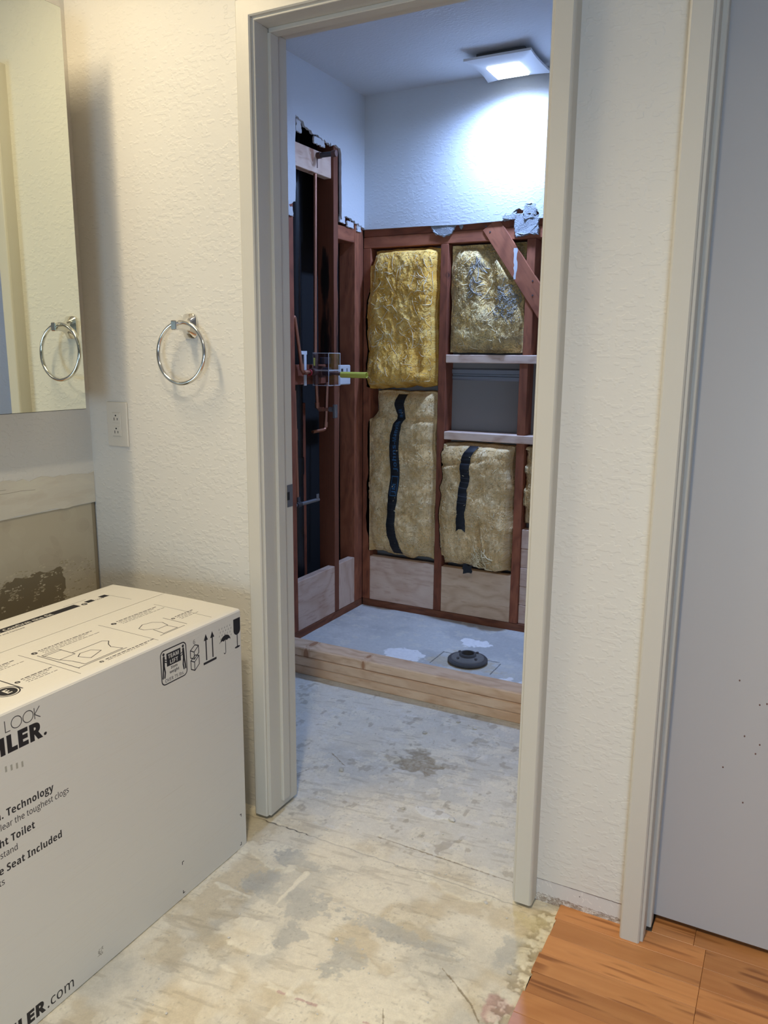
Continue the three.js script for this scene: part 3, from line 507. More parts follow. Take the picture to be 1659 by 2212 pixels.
function batt(name, label, P, grp = 'insulation batts in the open wall') {
  const { x0, x1, y0, y1, zf, bulge, s, mat, edge = 0.012, shape, nx = 100, ny = 160 } = P;
  const A = P.bx0 ?? x0, Bx = P.bx1 ?? x1;
  const surf = (u, v) => {
    const L = x0 + (fbm(v * 7, 1, 3, s) - 0.5) * edge * 2 + (shape?.left?.(v) ?? 0), R = x1 + (fbm(v * 7, 9, 3, s + 4) - 0.5) * edge * 2 + (shape?.right?.(v) ?? 0);
    const B = y0 + (fbm(u * 6, 3, 3, s + 7) - 0.5) * edge * 2 + (shape?.bottom?.(u) ?? 0), Tp = y1 + (fbm(u * 6, 5, 3, s + 9) - 0.5) * edge + (shape?.top?.(u) ?? 0);
    const x = lerp(L, R, u), y = lerp(B, Tp, v), e = (1 - Math.pow(Math.abs(2 * u - 1), 7)) * (1 - Math.pow(Math.abs(2 * v - 1), 12));
    const wx = (fbm(x * 9, y * 9, 2, s + 50) - 0.5) * 0.12, rg = 1 - Math.abs(2 * fbm((x + wx) * 26, (y + wx) * 13, 3, s + 20) - 1); const n = (rg - 0.7) * (P.rough ?? 0.006) + (fbm(x * 12, y * 12, 3, s + 60) - 0.5) * 0.022 + (fbm(x * 70, y * 50, 2, s + 30) - 0.5) * 0.005;
    const e2 = Math.min(sstep(0, 0.045, u), sstep(1, 0.955, u)) * Math.min(sstep(0, 0.03, v), sstep(1, 0.97, v));
    let z = zf + bulge * e - 0.03 * (1 - e) + n * (0.3 + 0.7 * e) + (shape?.z?.(u, v) ?? 0); z = lerp(ZB - 0.03, z, e2);
    if (P.cut) { const c = P.cut(x, y); z = Math.min(z, lerp(z, ZB - 0.024, c)); }
    if (((L < A && x < A + 0.014) || (R > Bx && x > Bx - 0.014)) && u > 0.5 / nx && u < 1 - 0.5 / nx && v > 0.5 / ny && v < 1 - 0.5 / ny) { z = Math.max(z, ZB + 0.007); if (u > 1.5 / nx && u < 1 - 1.5 / nx && v > 1.5 / ny && v < 1 - 1.5 / ny) return [x, y, z]; }
    return [clamp(x, A, Bx), y, z];
  };
  const pos = [], uv = [], idx = [], zb = ZB - 0.088;
  for (let j = 0; j <= ny; j++) for (let i = 0; i <= nx; i++) { const p = surf(i / nx, j / ny); pos.push(...p); uv.push(p[0], p[1]); }
  for (let j = 0; j < ny; j++) for (let i = 0; i < nx; i++) { const a = j * (nx + 1) + i, b = a + 1, d = a + nx + 1, e = d + 1; idx.push(a, b, d, b, e, d); }
  const ring = []; for (let i = 0; i < nx; i++) ring.push(i); for (let j = 0; j < ny; j++) ring.push(j * (nx + 1) + nx); for (let i = nx; i > 0; i--) ring.push(ny * (nx + 1) + i); for (let j = ny; j > 0; j--) ring.push(j * (nx + 1));
  const base = pos.length / 3; for (const r of ring) { const x = clamp(pos[r * 3], P.bx0 ?? x0 + 0.006, P.bx1 ?? x1 - 0.006), y = pos[r * 3 + 1]; pos.push(x, y, zb); uv.push(x, y); }
  ring.forEach((r, k) => { const k2 = (k + 1) % ring.length; idx.push(r, base + k, ring[k2], ring[k2], base + k, base + k2); });
  const g = new THREE.BufferGeometry(); g.setAttribute('position', new THREE.Float32BufferAttribute(pos, 3)); g.setAttribute('uv', new THREE.Float32BufferAttribute(uv, 2)); g.setIndex(idx); g.computeVertexNormals();
  const fuzz = P.fuzz ?? 2600, t = thing(name, label, 'insulation', [(x0 + x1) / 2, y0, ZB - 0.04], grp);
  add(t, 'glass_wool', g, mat);
  const b = { t, surf, cut: P.cut, A, Bx };
  const fz = { l0: 0.015, l1: 0.05, h: y1 - y0, r0: 0.0004, r1: 0.0011, lift: -0.001, name: 'fuzz', seg: 5, rad: 3, v0: 0.02, v1: 0.98, u0: 0.03, u1: 0.97 };
  (P.fuzzMats ?? [M.fibTan, M.fibPale, M.fibDeep]).forEach((m, k) => strands(b, Math.round(fuzz * [0.5, 0.25, 0.25][k]), m, fz));
  return b;
}
function strands(b, n, mat, o) {
  const list = [];
  for (let k = 0; k < n; k++) {
    let u = rr(o.u0 ?? 0.04, o.u1 ?? 0.96), v = rr(o.v0 ?? 0.03, o.v1 ?? 0.97), a = (o.dir ?? rnd() * 6.28) + rr(-(o.spread ?? 0.9), o.spread ?? 0.9); const len = rr(o.l0 ?? 0.02, o.l1 ?? 0.08), pts = [], curl = rr(-0.9, 0.9);
    for (let q = 0; q < 6; q++) { const p = b.surf(clamp(u, 0.05, 0.95), clamp(v, 0.04, 0.96)); if (p[2] < ZB + 0.018) p[0] = clamp(p[0], b.A + 0.008, b.Bx - 0.008); pts.push(new THREE.Vector3(p[0], p[1], b.cut && b.cut(p[0], p[1]) > 0 ? ZB - 0.03 : p[2] + (o.lift ?? 0.003) + 0.004 * Math.sin(q * 1.3 + k))); u += Math.cos(a) * len / 6 / 0.38; v += Math.sin(a) * len / 6 / (o.h ?? 0.66); a += curl * 0.5 + rr(-0.25, 0.25); }
    list.push(new THREE.TubeGeometry(new THREE.CatmullRomCurve3(pts), o.seg ?? 8, rr(o.r0 ?? 0.0010, o.r1 ?? 0.0028), o.rad ?? 4, false));
  }
  const m = add(b.t, o.name ?? 'loose_fibres', merge(list), mat); m.userData.kind = 'stuff'; return m;
}
const b1 = batt('insulation_batt', 'golden shaggy insulation batt bulging from the upper bay beside the corner studs', { x0: -1.925, x1: -1.564, y0: 1.118, y1: 1.772, zf: ZB - 0.002, bulge: 0.05, rough: 0.012, s: 1, mat: M.gold, fuzzMats: [M.fibGold, M.fibPale, M.fibAmber], bx0: -1.917, bx1: -1.553, shape: { left: (v) => v < 0.75 ? -0.018 * sstep(0.75, 0.6, v) : 0.018 * sstep(0.8, 1, v), bottom: (u) => 0.02 * u * u, z: (u, v) => 0.045 * sstep(0.35, 0.03, v) * (1 - Math.pow(Math.abs(2 * u - 1), 4)) - 0.03 * sstep(0.1, 0, Math.abs(u - 0.80)) * sstep(0.35, 0.2, v) + 0.03 * sstep(0.12, 0.02, Math.hypot(u - 0.86, (v - 0.06) * 1.8)) } });
strands(b1, 70, M.fibPale, { l0: 0.05, l1: 0.2, dir: -1.4, spread: 0.7, r0: 0.0008, r1: 0.002, lift: 0.001 }); strands(b1, 50, M.fibPale, { l0: 0.02, l1: 0.09, v0: 0.25, r1: 0.0018, lift: 0.001 });
const b2 = batt('insulation_batt', 'grey-stained shaggy insulation batt under the diagonal brace above the niche', { x0: -1.504, x1: -1.147, y0: 1.290, y1: 1.774, zf: ZB - 0.012, bulge: 0.024, rough: 0.012, cut: (x, y) => { const q = (x + 1.3125) * 0.818 + (y - 1.8525) * 0.5756; return sstep(-0.062, -0.050, q); }, s: 33, mat: M.dirty, bx0: -1.51, bx1: -1.141, edge: 0.005, shape: { z: (u, v) => -0.035 * sstep(0.16, 0.04, Math.abs(u - 0.55 - 0.12 * (0.5 - v))) * sstep(0.3, 0.5, v) - 0.03 * sstep(0.62, 0.95, u) * sstep(0.35, 0.55, v) - 0.02 * sstep(0.75, 1, v) } });
strands(b2, 45, M.fibPale, { l0: 0.03, l1: 0.12, h: 0.49, r1: 0.0024, lift: 0, u1: 0.7 }); strands(b2, 40, M.fibGold, { l0: 0.02, l1: 0.08, h: 0.49, lift: 0, u1: 0.7, r1: 0.002 }); strands(b2, 150, M.fibGrey, { u0: 0.66, u1: 0.94, v0: 0.32, v1: 0.62, l0: 0.02, l1: 0.05, h: 0.49, r0: 0.0007, r1: 0.002, lift: 0.004 }); strands(b2, 26, M.fibGrey, { u0: 0.30, u1: 0.46, v0: 0.55, v1: 0.92, dir: -1.3, spread: 0.3, l0: 0.04, l1: 0.10, r0: 0.0012, r1: 0.003, h: 0.49, lift: 0.003 });
const b3 = batt('insulation_batt', 'tall tan insulation batt with printed black tape in the left lower bay', { x0: -1.938, x1: -1.564, y0: 0.270, y1: 1.105, zf: ZB - 0.004, bulge: 0.032, s: 61, mat: M.tan, bx0: -1.917, bx1: -1.553, shape: { left: (v) => v > 0.80 ? 0.05 * sstep(0.80, 0.9, v) : 0.014 * sstep(0.25, 0.05, v), bottom: (u) => 0.005 * Math.sin(u * 9), z: (u, v) => -0.02 * sstep(0.03, 0.0, Math.abs(v - 0.86 + 0.03 * u)) - 0.012 * sstep(0.025, 0, Math.abs(v - 0.70)) * (1 - u) + 0.02 * sstep(0.10, 0.03, Math.hypot((u - 0.62) * 0.6, v - 0.19)) } });
strands(b3, 120, M.fibPale, { l0: 0.01, l1: 0.05, h: 0.87, r0: 0.0007, r1: 0.0017 });
const b4 = batt('insulation_batt', 'tan insulation batt with short black tape sagging below the niche', { x0: -1.535, x1: -1.162, y0: 0.268, y1: 0.866, zf: ZB + 0.012, bulge: 0.04, s: 91, mat: M.tan, bx0: -1.51, bx1: -1.152, shape: { left: (v) => 0.02 * sstep(0.9, 1, v) + 0.02 * sstep(0.62, 0.72, v) * sstep(0.84, 0.74, v) + 0.03 * sstep(0.3, 0, v), bottom: (u) => -0.006 * u, z: (u, v) => -0.03 * sstep(0.05, 0, Math.abs(u - 0.60 + 0.25 * v - 0.08)) * sstep(0.45, 0.25, v) + 0.03 * sstep(0.5, 0.9, u) * sstep(0.55, 0.25, v) - 0.02 * sstep(0.03, 0, Math.abs(v - 0.82 - 0.1 * u)) * (1 - u) } });
strands(b4, 90, M.fibPale, { l0: 0.01, l1: 0.05, h: 0.61, r0: 0.0007, r1: 0.0017 }); strands(b4, 60, M.fibPale, { u0: 0.52, u1: 0.72, v0: 0.03, v1: 0.22, dir: -1.2, spread: 0.5, l0: 0.03, l1: 0.09, h: 0.61, lift: 0.012 });
batt('insulation_batt', 'sliver of tan insulation beside the doorway casing at the far right', { x0: -1.108, x1: -0.75, y0: 0.502, y1: 0.868, zf: ZB - 0.01, bulge: 0.02, s: 121, mat: M.tan, bx0: -1.109, bx1: -0.748, nx: 40, ny: 40 });
function tape(b, name, path, w, draw, jag) {                           // strip lying on the batt; path in (u, v) of the batt
  const n = 60, pos = [], uv = [], idx = [];
  for (let k = 0; k <= n; k++) {
    const t = k / n * (path.length - 1), i = Math.min(path.length - 2, Math.floor(t)), f = t - i, u = lerp(path[i][0], path[i + 1][0], f), v = lerp(path[i][1], path[i + 1][1], f), c = b.surf(u, v);
    let zm = -9; for (const d of [-0.06, 0, 0.06]) for (const e of [-0.01, 0, 0.01]) zm = Math.max(zm, b.surf(clamp(u + d), clamp(v + e))[2]);
    const z = lerp(c[2], zm, 0.75) + 0.004 + 0.0012 * Math.sin(k * 1.7), pinch = 1 - 0.25 * Math.pow(noise(k * 0.35, b.surf(0, 0)[0] * 9, 3), 3);
    for (const [sx, q] of [[-1, 0], [-0.33, 1], [0.33, 1], [1, 0]]) { pos.push(c[0] + sx * w / 2 * pinch, c[1] - (jag && k === n && !q ? 0.014 : 0), z + q * 0.002); uv.push((sx + 1) / 2, 1 - k / n); }
  }
  for (let k = 0; k < n; k++) for (let q = 0; q < 3; q++) { const a = k * 4 + q; idx.push(a, a + 4, a + 1, a + 1, a + 4, a + 5); }
  const g = new THREE.BufferGeometry(); g.setAttribute('position', new THREE.Float32BufferAttribute(pos, 3)); g.setAttribute('uv', new THREE.Float32BufferAttribute(uv, 2)); g.setIndex(idx); g.computeVertexNormals();
  const m = add(b.t, name, g, std({ map: canvasTex(128, 2048, draw), roughness: 0.55, side: THREE.DoubleSide })); m.userData.label = 'black tape'; return m;
}
tape(b3, 'tape', [[0.46, 0.985], [0.44, 0.93], [0.52, 0.86], [0.50, 0.82], [0.46, 0.7], [0.47, 0.5], [0.44, 0.3], [0.44, 0.12], [0.49, 0.015]], 0.052, (c, w, h) => {
  c.fillStyle = '#14161a'; c.fillRect(0, 0, w, h); c.save(); c.translate(w * 0.72, h * 0.70); c.rotate(-Math.PI / 2); c.fillStyle = '#2f5a7c'; c.font = 'bold 74px sans-serif';
  c.fillText('Johns-Manville', 200, 0); c.fillText('UR-FA', 860, 0); c.strokeStyle = '#2f5a7c'; c.lineWidth = 7; c.strokeRect(4, -66, 150, 84); c.font = 'bold 60px sans-serif'; c.fillText('JM', 26, -4); c.restore();
  c.fillStyle = 'rgba(90,92,98,0.35)'; for (let y = 60; y < h; y += 41) c.fillRect(0, y, w, 3);
});
tape(b4, 'tape', [[0.47, 0.985], [0.42, 0.85], [0.40, 0.7], [0.385, 0.5], [0.37, 0.32]], 0.048, (c, w, h) => { c.fillStyle = '#15161c'; c.fillRect(0, 0, w, h); c.fillStyle = 'rgba(150,150,160,0.5)'; for (const y of [900, 1010, 1130, 1300, 1440]) { c.save(); c.translate(w / 2, y); c.rotate(0.12); c.fillRect(-w / 2, 0, w, 9); c.restore(); } }, true);
{ const o = ragged([[-1.372, 0.245], [-1.328, 0.252], [-1.322, 0.292], [-1.345, 0.285], [-1.362, 0.298], [-1.376, 0.272], [-1.372, 0.245]], 0.01, 0.005, 77).slice(0, -1); const m = add(b4.t, 'tape_scrap', planarUV(prism(o, 0.001, 'xy')), std({ color: lin(0.01, 0.011, 0.014), roughness: 0.5 }), [0, 0, ZB + 0.058]); m.userData.label = 'torn scrap of black tape'; }

/* ------------------------------------------------------------------ plumbing in the left wall */
{
  const px = -1.985, r = 0.0079;
  let t = thing('vent_pipe', 'thick black plastic drain pipe standing in the stud bay', 'pipe', [-2.090, 0.02, -3.075]);
  add(t, 'pipe', cyl([-2.090, 0.018, -3.075], [-2.090, CEIL, -3.075], 0.032, 0.032, 28), M.abs);
  add(t, 'coupling', cyl([-2.090, 0.72, -3.075], [-2.090, 0.80, -3.075], 0.036, 0.036, 28), M.abs);
  t = thing('shower_riser', 'tall copper riser pipe ending in the shower arm nipple', 'pipe', [px, 1.27, -3.082]);
  add(t, 'pipe', tubePts([[px, 1.2855, -3.083], [px, 2.10, -3.094]], r), M.copper);
  add(t, 'drop_ear_elbow', merge([cyl([px, 2.075, -3.094], [px, 2.135, -3.095], 0.0125), cyl([px - 0.005, 2.125, -3.095], [px + 0.03, 2.125, -3.095], 0.0135), chamferBox(0.006, 0.03, 0.055, 0.001).translate(px - 0.006, 2.125, -3.095)]), M.copperDark);
  add(t, 'arm_nipple', cyl([px + 0.025, 2.125, -3.095], [px + 0.095, 2.125, -3.095], 0.0105), M.iron);
  add(t, 'nipple_cap', cyl([px + 0.088, 2.125, -3.095], [px + 0.108, 2.125, -3.095], 0.0145, 0.0135, 8), M.copperDark);
  t = thing('hot_supply_pipe', 'bent copper supply pipe reaching the valve from the left stud', 'pipe', [px, 1.19, -2.95]);
  add(t, 'pipe', tubePts([[px - 0.004, 1.425, -2.90], [px - 0.004, 1.442, -2.925], [px, 1.20, -2.975], [px, 1.1995, -3.0475]], r, 8, 10, 0.014), M.copper);
  add(t, 'elbow', merge([cyl([px, 1.235, -2.969], [px, 1.21, -2.973], 0.0108), cyl([px, 1.198, -2.985], [px, 1.198, -3.01], 0.0108)]), M.copper);
  add(t, 'red_collar', new THREE.TorusGeometry(0.0115, 0.0035, 8, 20).translate(px, 1.197, -3.034), std({ color: lin(0.42, 0.02, 0.03), roughness: 0.4 }));
  t = thing('shower_valve', 'brass shower valve inside a clear plastic guard with yellow stub tube', 'valve', [px, 1.13, -3.11]);
  add(t, 'valve_body', merge([cyl([px, 1.20, -3.0485], [px, 1.20, -3.17], 0.016), cyl([px, 1.145, -3.09], [px, 1.284, -3.083], 0.0125), cyl([px, 1.2, -3.11], [px + 0.03, 1.2, -3.11], 0.026)]), M.copperDark);
  add(t, 'mounting_plate', merge([chamferBox(0.005, 0.14, 0.02, 0.001).translate(px - 0.0215, 1.208, -3.030), chamferBox(0.005, 0.016, 0.05, 0.001).translate(px - 0.0215, 1.284, -3.02)]), M.whiteP);
  add(t, 'cartridge', merge([cyl([px + 0.03, 1.2, -3.11], [px + 0.062, 1.2, -3.11], 0.02), chamferBox(0.03, 0.03, 0.05, 0.003).translate(px + 0.035, 1.25, -3.11)]), std({ color: lin(0.015, 0.018, 0.03), roughness: 0.5 }));
  add(t, 'warning_label', chamferBox(0.002, 0.035, 0.012, 0.0003).translate(px + 0.012, 1.245, -3.055), std({ color: lin(0.45, 0.42, 0.08), roughness: 0.6 }));
  const shell = (w, h, d, x, y, z) => { const e = 0.002, o = []; for (const s of [-1, 1]) { o.push(new THREE.BoxGeometry(w, e, d).translate(x, y + s * h / 2, z)); o.push(new THREE.BoxGeometry(w, h, e).translate(x, y, z + s * d / 2)); } o.push(new THREE.BoxGeometry(e, h, d).translate(x + w / 2, y, z)); return o; };
  add(t, 'clear_guard', merge([...shell(0.085, 0.075, 0.10, px + 0.042, 1.246, -3.11), ...shell(0.085, 0.066, 0.10, px + 0.042, 1.172, -3.11)]), M.clear);
  { const e = []; for (const [y0, y1] of [[1.2085, 1.2835], [1.139, 1.205]]) for (const z of [-3.16, -3.06]) { e.push(cyl([px, y1, z], [px + 0.085, y1, z], 0.0013, 0.0013, 6), cyl([px, y0, z], [px + 0.085, y0, z], 0.0013, 0.0013, 6), cyl([px + 0.085, y0, z], [px + 0.085, y1, z], 0.0013, 0.0013, 6)); if (z === -3.06) e.push(cyl([px + 0.085, y1, -3.06], [px + 0.085, y1, -3.16], 0.0013, 0.0013, 6), cyl([px + 0.085, y0, -3.06], [px + 0.085, y0, -3.16], 0.0013, 0.0013, 6)); } add(t, 'guard_edges', merge(e), M.whiteP); }
  add(t, 'spindle', cyl([px + 0.06, 1.196, -3.115], [px + 0.12, 1.191, -3.116], 0.008), M.copperDark);
  const st = add(t, 'stub_tube', (() => { const o = []; const R = 0.0135, pts = [[R - 0.003, 0], [R, 0], [R, 0.132], [R - 0.003, 0.132], [R - 0.003, 0]].map((p) => new THREE.Vector2(...p)); const g = new THREE.LatheGeometry(pts, 24); g.rotateZ(-Math.PI / 2); g.translate(px + 0.118, 1.188, -3.116); o.push(g); return merge(o); })(), std({ color: lin(0.62, 0.60, 0.10), roughness: 0.4, side: THREE.DoubleSide })); st.userData.label = 'yellow plastic stub tube';
  t = thing('tub_spout_drop', 'copper drop below the valve with a capped nipple', 'pipe', [px, 0.92, -3.10]);
  add(t, 'pipe', tubePts([[px, 1.144, -3.089], [px, 1.028, -3.098], [px + 0.062, 1.030, -3.106]], r, 8, 10, 0.016), M.copper);
  add(t, 'elbow', merge([cyl([px, 1.06, -3.094], [px, 1.035, -3.097], 0.0105), cyl([px + 0.01, 1.028, -3.10], [px + 0.03, 1.029, -3.102], 0.0105)]), M.copper);
  add(t, 'capped_nipple', merge([cyl([px + 0.06, 1.03, -3.106], [px + 0.082, 1.03, -3.106], 0.011), chamferBox(0.016, 0.062, 0.022, 0.003).translate(px + 0.09, 1.022, -3.106)]), M.galv);
  t = thing('cold_supply_pipe', 'copper supply pipe dropping from the valve beside the scorched stud', 'pipe', [px, 0.92, -3.17]);
  add(t, 'pipe', tubePts([[px, 1.15, -3.184], [px, 0.93, -3.166], [px - 0.01, 0.925, -3.07]], r, 8, 10, 0.016), M.copper);
  add(t, 'elbow', cyl([px, 0.965, -3.169], [px, 0.94, -3.167], 0.0105), M.copper);
  t = thing('thin_copper_line', 'thin copper line running down in front of the corner stud bay', 'pipe', [px, 0.6, -3.297]);
  add(t, 'pipe', tubePts([[px - 0.01, 1.20, -3.306], [px - 0.01, 0.60, -3.29]], 0.005), M.copper);
  t = thing('lower_supply_pipe', 'dull copper pipe rising to the horizontal pipe beside the left stud', 'pipe', [px, 0.6, -2.925]);
  add(t, 'pipe', tubePts([[px - 0.005, 1.12, -2.918], [px - 0.005, 0.63, -2.932]], r), M.copper); add(t, 'coupling', cyl([px - 0.005, 0.95, -2.922], [px - 0.005, 0.90, -2.923], 0.0105), M.copper);
  t = thing('galvanized_pipe', 'grey galvanized pipe crossing the lower stud bay', 'pipe', [px, 0.6, -3.0]);
  add(t, 'pipe', tubePts([[px, 0.606, -2.89], [px, 0.604, -3.10]], 0.0085), M.galv); add(t, 'tee', merge([cyl([px, 0.607, -2.915], [px, 0.606, -2.95], 0.0125), cyl([px, 0.6, -2.932], [px - 0.004, 0.64, -2.932], 0.0115)]), M.iron); add(t, 'strap', chamferBox(0.004, 0.03, 0.02, 0.001).translate(px + 0.005, 0.618, -3.085), M.galv);
  t = thing('plastic_bracket', 'white plastic bracket behind the yellow stub tube', 'bracket', [-1.972, 1.136, -3.31]);
  add(t, 'plate', chamferBox(0.016, 0.094, 0.108, 0.004), M.whiteP, [-1.972, 1.182, -3.312]);
  for (const [h, w, z] of [[0.014, 0.018, -3.285], [0.016, 0.006, -3.33]]) add(t, 'printed_mark', new THREE.BoxGeometry(0.001, h, w), M.iron, [-1.9637, 1.205, z]);
}

/* curb, drain */
{
  const t = thing('shower_curb', 'shower curb of three stacked timbers across the concrete floor', 'curb', [-1.2, 0, -2.558]);
  slab(t, 'timber', [-1.948, -0.001, -2.602], [XSR - 0.002, 0.0366, -2.5145], M.pale, 0.004, 0); slab(t, 'timber', [-1.948, 0.0376, -2.603], [XSR - 0.002, 0.0752, -2.511], M.pale, 0.004, 0); slab(t, 'timber', [-1.948, 0.0762, -2.604], [XSR - 0.002, 0.1140, -2.5135], M.pale, 0.004, 0);
  const d = thing('shower_drain', 'dark round shower drain flange set in broken concrete', 'drain', [-1.17, -0.019, -3.005]), C = [-1.17, -0.018, -3.005];
  const lathe = (p, m, n) => add(d, n, new THREE.LatheGeometry(p.map((q) => new THREE.Vector2(...q)), 40), m, C);
  const dm = std({ color: lin(0.17, 0.17, 0.175), roughness: 0.55, bumpMap: knock(8), bumpScale: 0.002 });
  lathe([[0.02, 0.004], [0.082, 0.004], [0.086, 0.008], [0.086, 0.014], [0.082, 0.018], [0.070, 0.019]], dm, 'base_flange');
  lathe([[0.036, 0.030], [0.066, 0.024], [0.071, 0.020], [0.071, 0.016]], std({ color: lin(0.36, 0.35, 0.33), roughness: 0.8, bumpMap: knock(8), bumpScale: 0.002 }), 'clamp_ring');
  lathe([[0.026, -0.01], [0.026, 0.040], [0.030, 0.042], [0.036, 0.040], [0.037, 0.028]], dm, 'drain_barrel');
  lathe([[0.0, 0.0], [0.026, 0.0]], M.black, 'drain_hole');
  for (let k = 0; k < 4; k++) { const a = k * Math.PI / 2 + 0.5; add(d, 'bolt', cyl([C[0] + 0.054 * Math.cos(a), C[1] + 0.022, C[2] + 0.054 * Math.sin(a)], [C[0] + 0.054 * Math.cos(a), C[1] + 0.034, C[2] + 0.054 * Math.sin(a)], 0.006, 0.006, 6), M.steel); }
}

/* ------------------------------------------------------------------ exhaust fan with its LED panel */
{
  const cx = -1.190, cz = -3.305, h = 0.139, t = thing('exhaust_fan', 'white square exhaust fan with a lit panel on the shower ceiling', 'fan', [cx, CEIL, cz]);
  const n = 28, pos = [], idx = [];
  const top = (u, v) => { const px = h * u * (1 - 0.07 * (1 - v * v)), pz = h * v * (1 - 0.07 * (1 - u * u)), e = Math.pow(Math.max(Math.abs(u), Math.abs(v)), 3); return [cx + px, 2.411 + 0.017 * e - 0.004 * u * u * v * v, cz + pz]; };
  for (let j = 0; j <= n; j++) for (let i = 0; i <= n; i++) pos.push(...top(i / n * 2 - 1, j / n * 2 - 1));
  for (let j = 0; j < n; j++) for (let i = 0; i < n; i++) { const a = j * (n + 1) + i, b = a + 1, d = a + n + 1, e = d + 1; idx.push(a, b, d, b, e, d); }
  const N = (n + 1) * (n + 1); for (let k = 0; k < N; k++) pos.push(pos[k * 3], pos[k * 3 + 1] + 0.009, pos[k * 3 + 2]);
  for (let j = 0; j < n; j++) for (let i = 0; i < n; i++) { const a = N + j * (n + 1) + i, b = a + 1, d = a + n + 1, e = d + 1; idx.push(a, d, b, b, d, e); }
  const rim = []; for (let i = 0; i < n; i++) rim.push(i); for (let j = 0; j < n; j++) rim.push(j * (n + 1) + n); for (let i = n; i > 0; i--) rim.push(n * (n + 1) + i); for (let j = n; j > 0; j--) rim.push(j * (n + 1));
  rim.forEach((r, k) => { const q = rim[(k + 1) % rim.length]; idx.push(r, N + r, q, q, N + r, N + q); });
  const g = new THREE.BufferGeometry(); g.setAttribute('position', new THREE.Float32BufferAttribute(pos, 3)); g.setIndex(idx);
  add(t, 'grille', toCreasedNormals(g, 0.6), std({ color: lin(0.72, 0.72, 0.72), roughness: 0.4 }));
  add(t, 'housing', new THREE.BoxGeometry(0.20, 0.026, 0.20), std({ color: lin(0.12, 0.12, 0.12), roughness: 0.8 }), [cx, 2.444, cz]);
  add(t, 'lens', new RoundedBoxGeometry(0.136, 0.008, 0.136, 3, 0.004), std({ color: lin(0.9, 0.9, 0.9), emissive: lin(0.85, 0.95, 1.0), emissiveIntensity: 6, roughness: 0.5 }), [cx, 2.4095, cz]);
  const l = new THREE.SpotLight(LED.color, LED.power, 0, 88 * RAD, 1, 2); l.position.set(cx, 2.4, cz); l.target.position.set(cx, 0, cz); l.shadow.radius = 3; l.castShadow = true; scene.add(l); scene.add(l.target);
}
/* vanity bar over the mirror, just above the picture */
{
  const x = -1.60, y = 2.335, z0 = -1.25, z1 = -0.50, t = thing('vanity_light', 'long vanity light bar above the mirror cabinet', 'lamp', [XL, y, (z0 + z1) / 2]);
  slab(t, 'wall_plate', [XL, y - 0.02, -1.0], [XL + 0.02, y + 0.09, -0.75], M.chrome, 0.003);
  for (const z of [-0.95, -0.80]) add(t, 'arm', cyl([XL + 0.018, y + 0.045, z], [x - 0.05, y + 0.045, z], 0.009), M.chrome);
  slab(t, 'housing', [x - 0.068, y + 0.008, z0], [x + 0.068, y + 0.055, z1], M.chrome, 0.006);
  slab(t, 'diffuser', [x - 0.06, y, z0 + 0.008], [x + 0.06, y + 0.0075, z1 - 0.008], std({ color: lin(0.9, 0.88, 0.82), roughness: 0.3, emissive: VANITY.color, emissiveIntensity: 3 }), 0.002);
  const l = new THREE.RectAreaLight(VANITY.color, VANITY.power, 0.115, 0.73); l.position.set(x, y - 0.003, (z0 + z1) / 2); l.rotation.x = -Math.PI / 2; l.castShadow = true; scene.add(l);
}
/* recessed downlight above the camera */
{
  const c = [-0.35, CEIL, -0.20], t = thing('ceiling_downlight', 'round recessed downlight in the ceiling above the camera', 'lamp', c);
  add(t, 'rim', new THREE.TorusGeometry(0.082, 0.007, 10, 40).rotateX(Math.PI / 2), M.plastic, [c[0], CEIL - 0.004, c[2]]);
  add(t, 'lens', new THREE.CylinderGeometry(0.078, 0.078, 0.006, 40), std({ color: lin(0.9, 0.88, 0.82), roughness: 0.4, emissive: ROOM.color, emissiveIntensity: 4 }), [c[0], CEIL - 0.0035, c[2]]);
  const l = new THREE.SpotLight(ROOM.color, ROOM.power, 0, 72 * RAD, 1, 2); l.position.set(c[0], CEIL - 0.012, c[2]); l.target.position.set(c[0], 0, c[2]); l.shadow.radius = 3.5; l.castShadow = true; scene.add(l); scene.add(l.target);
}

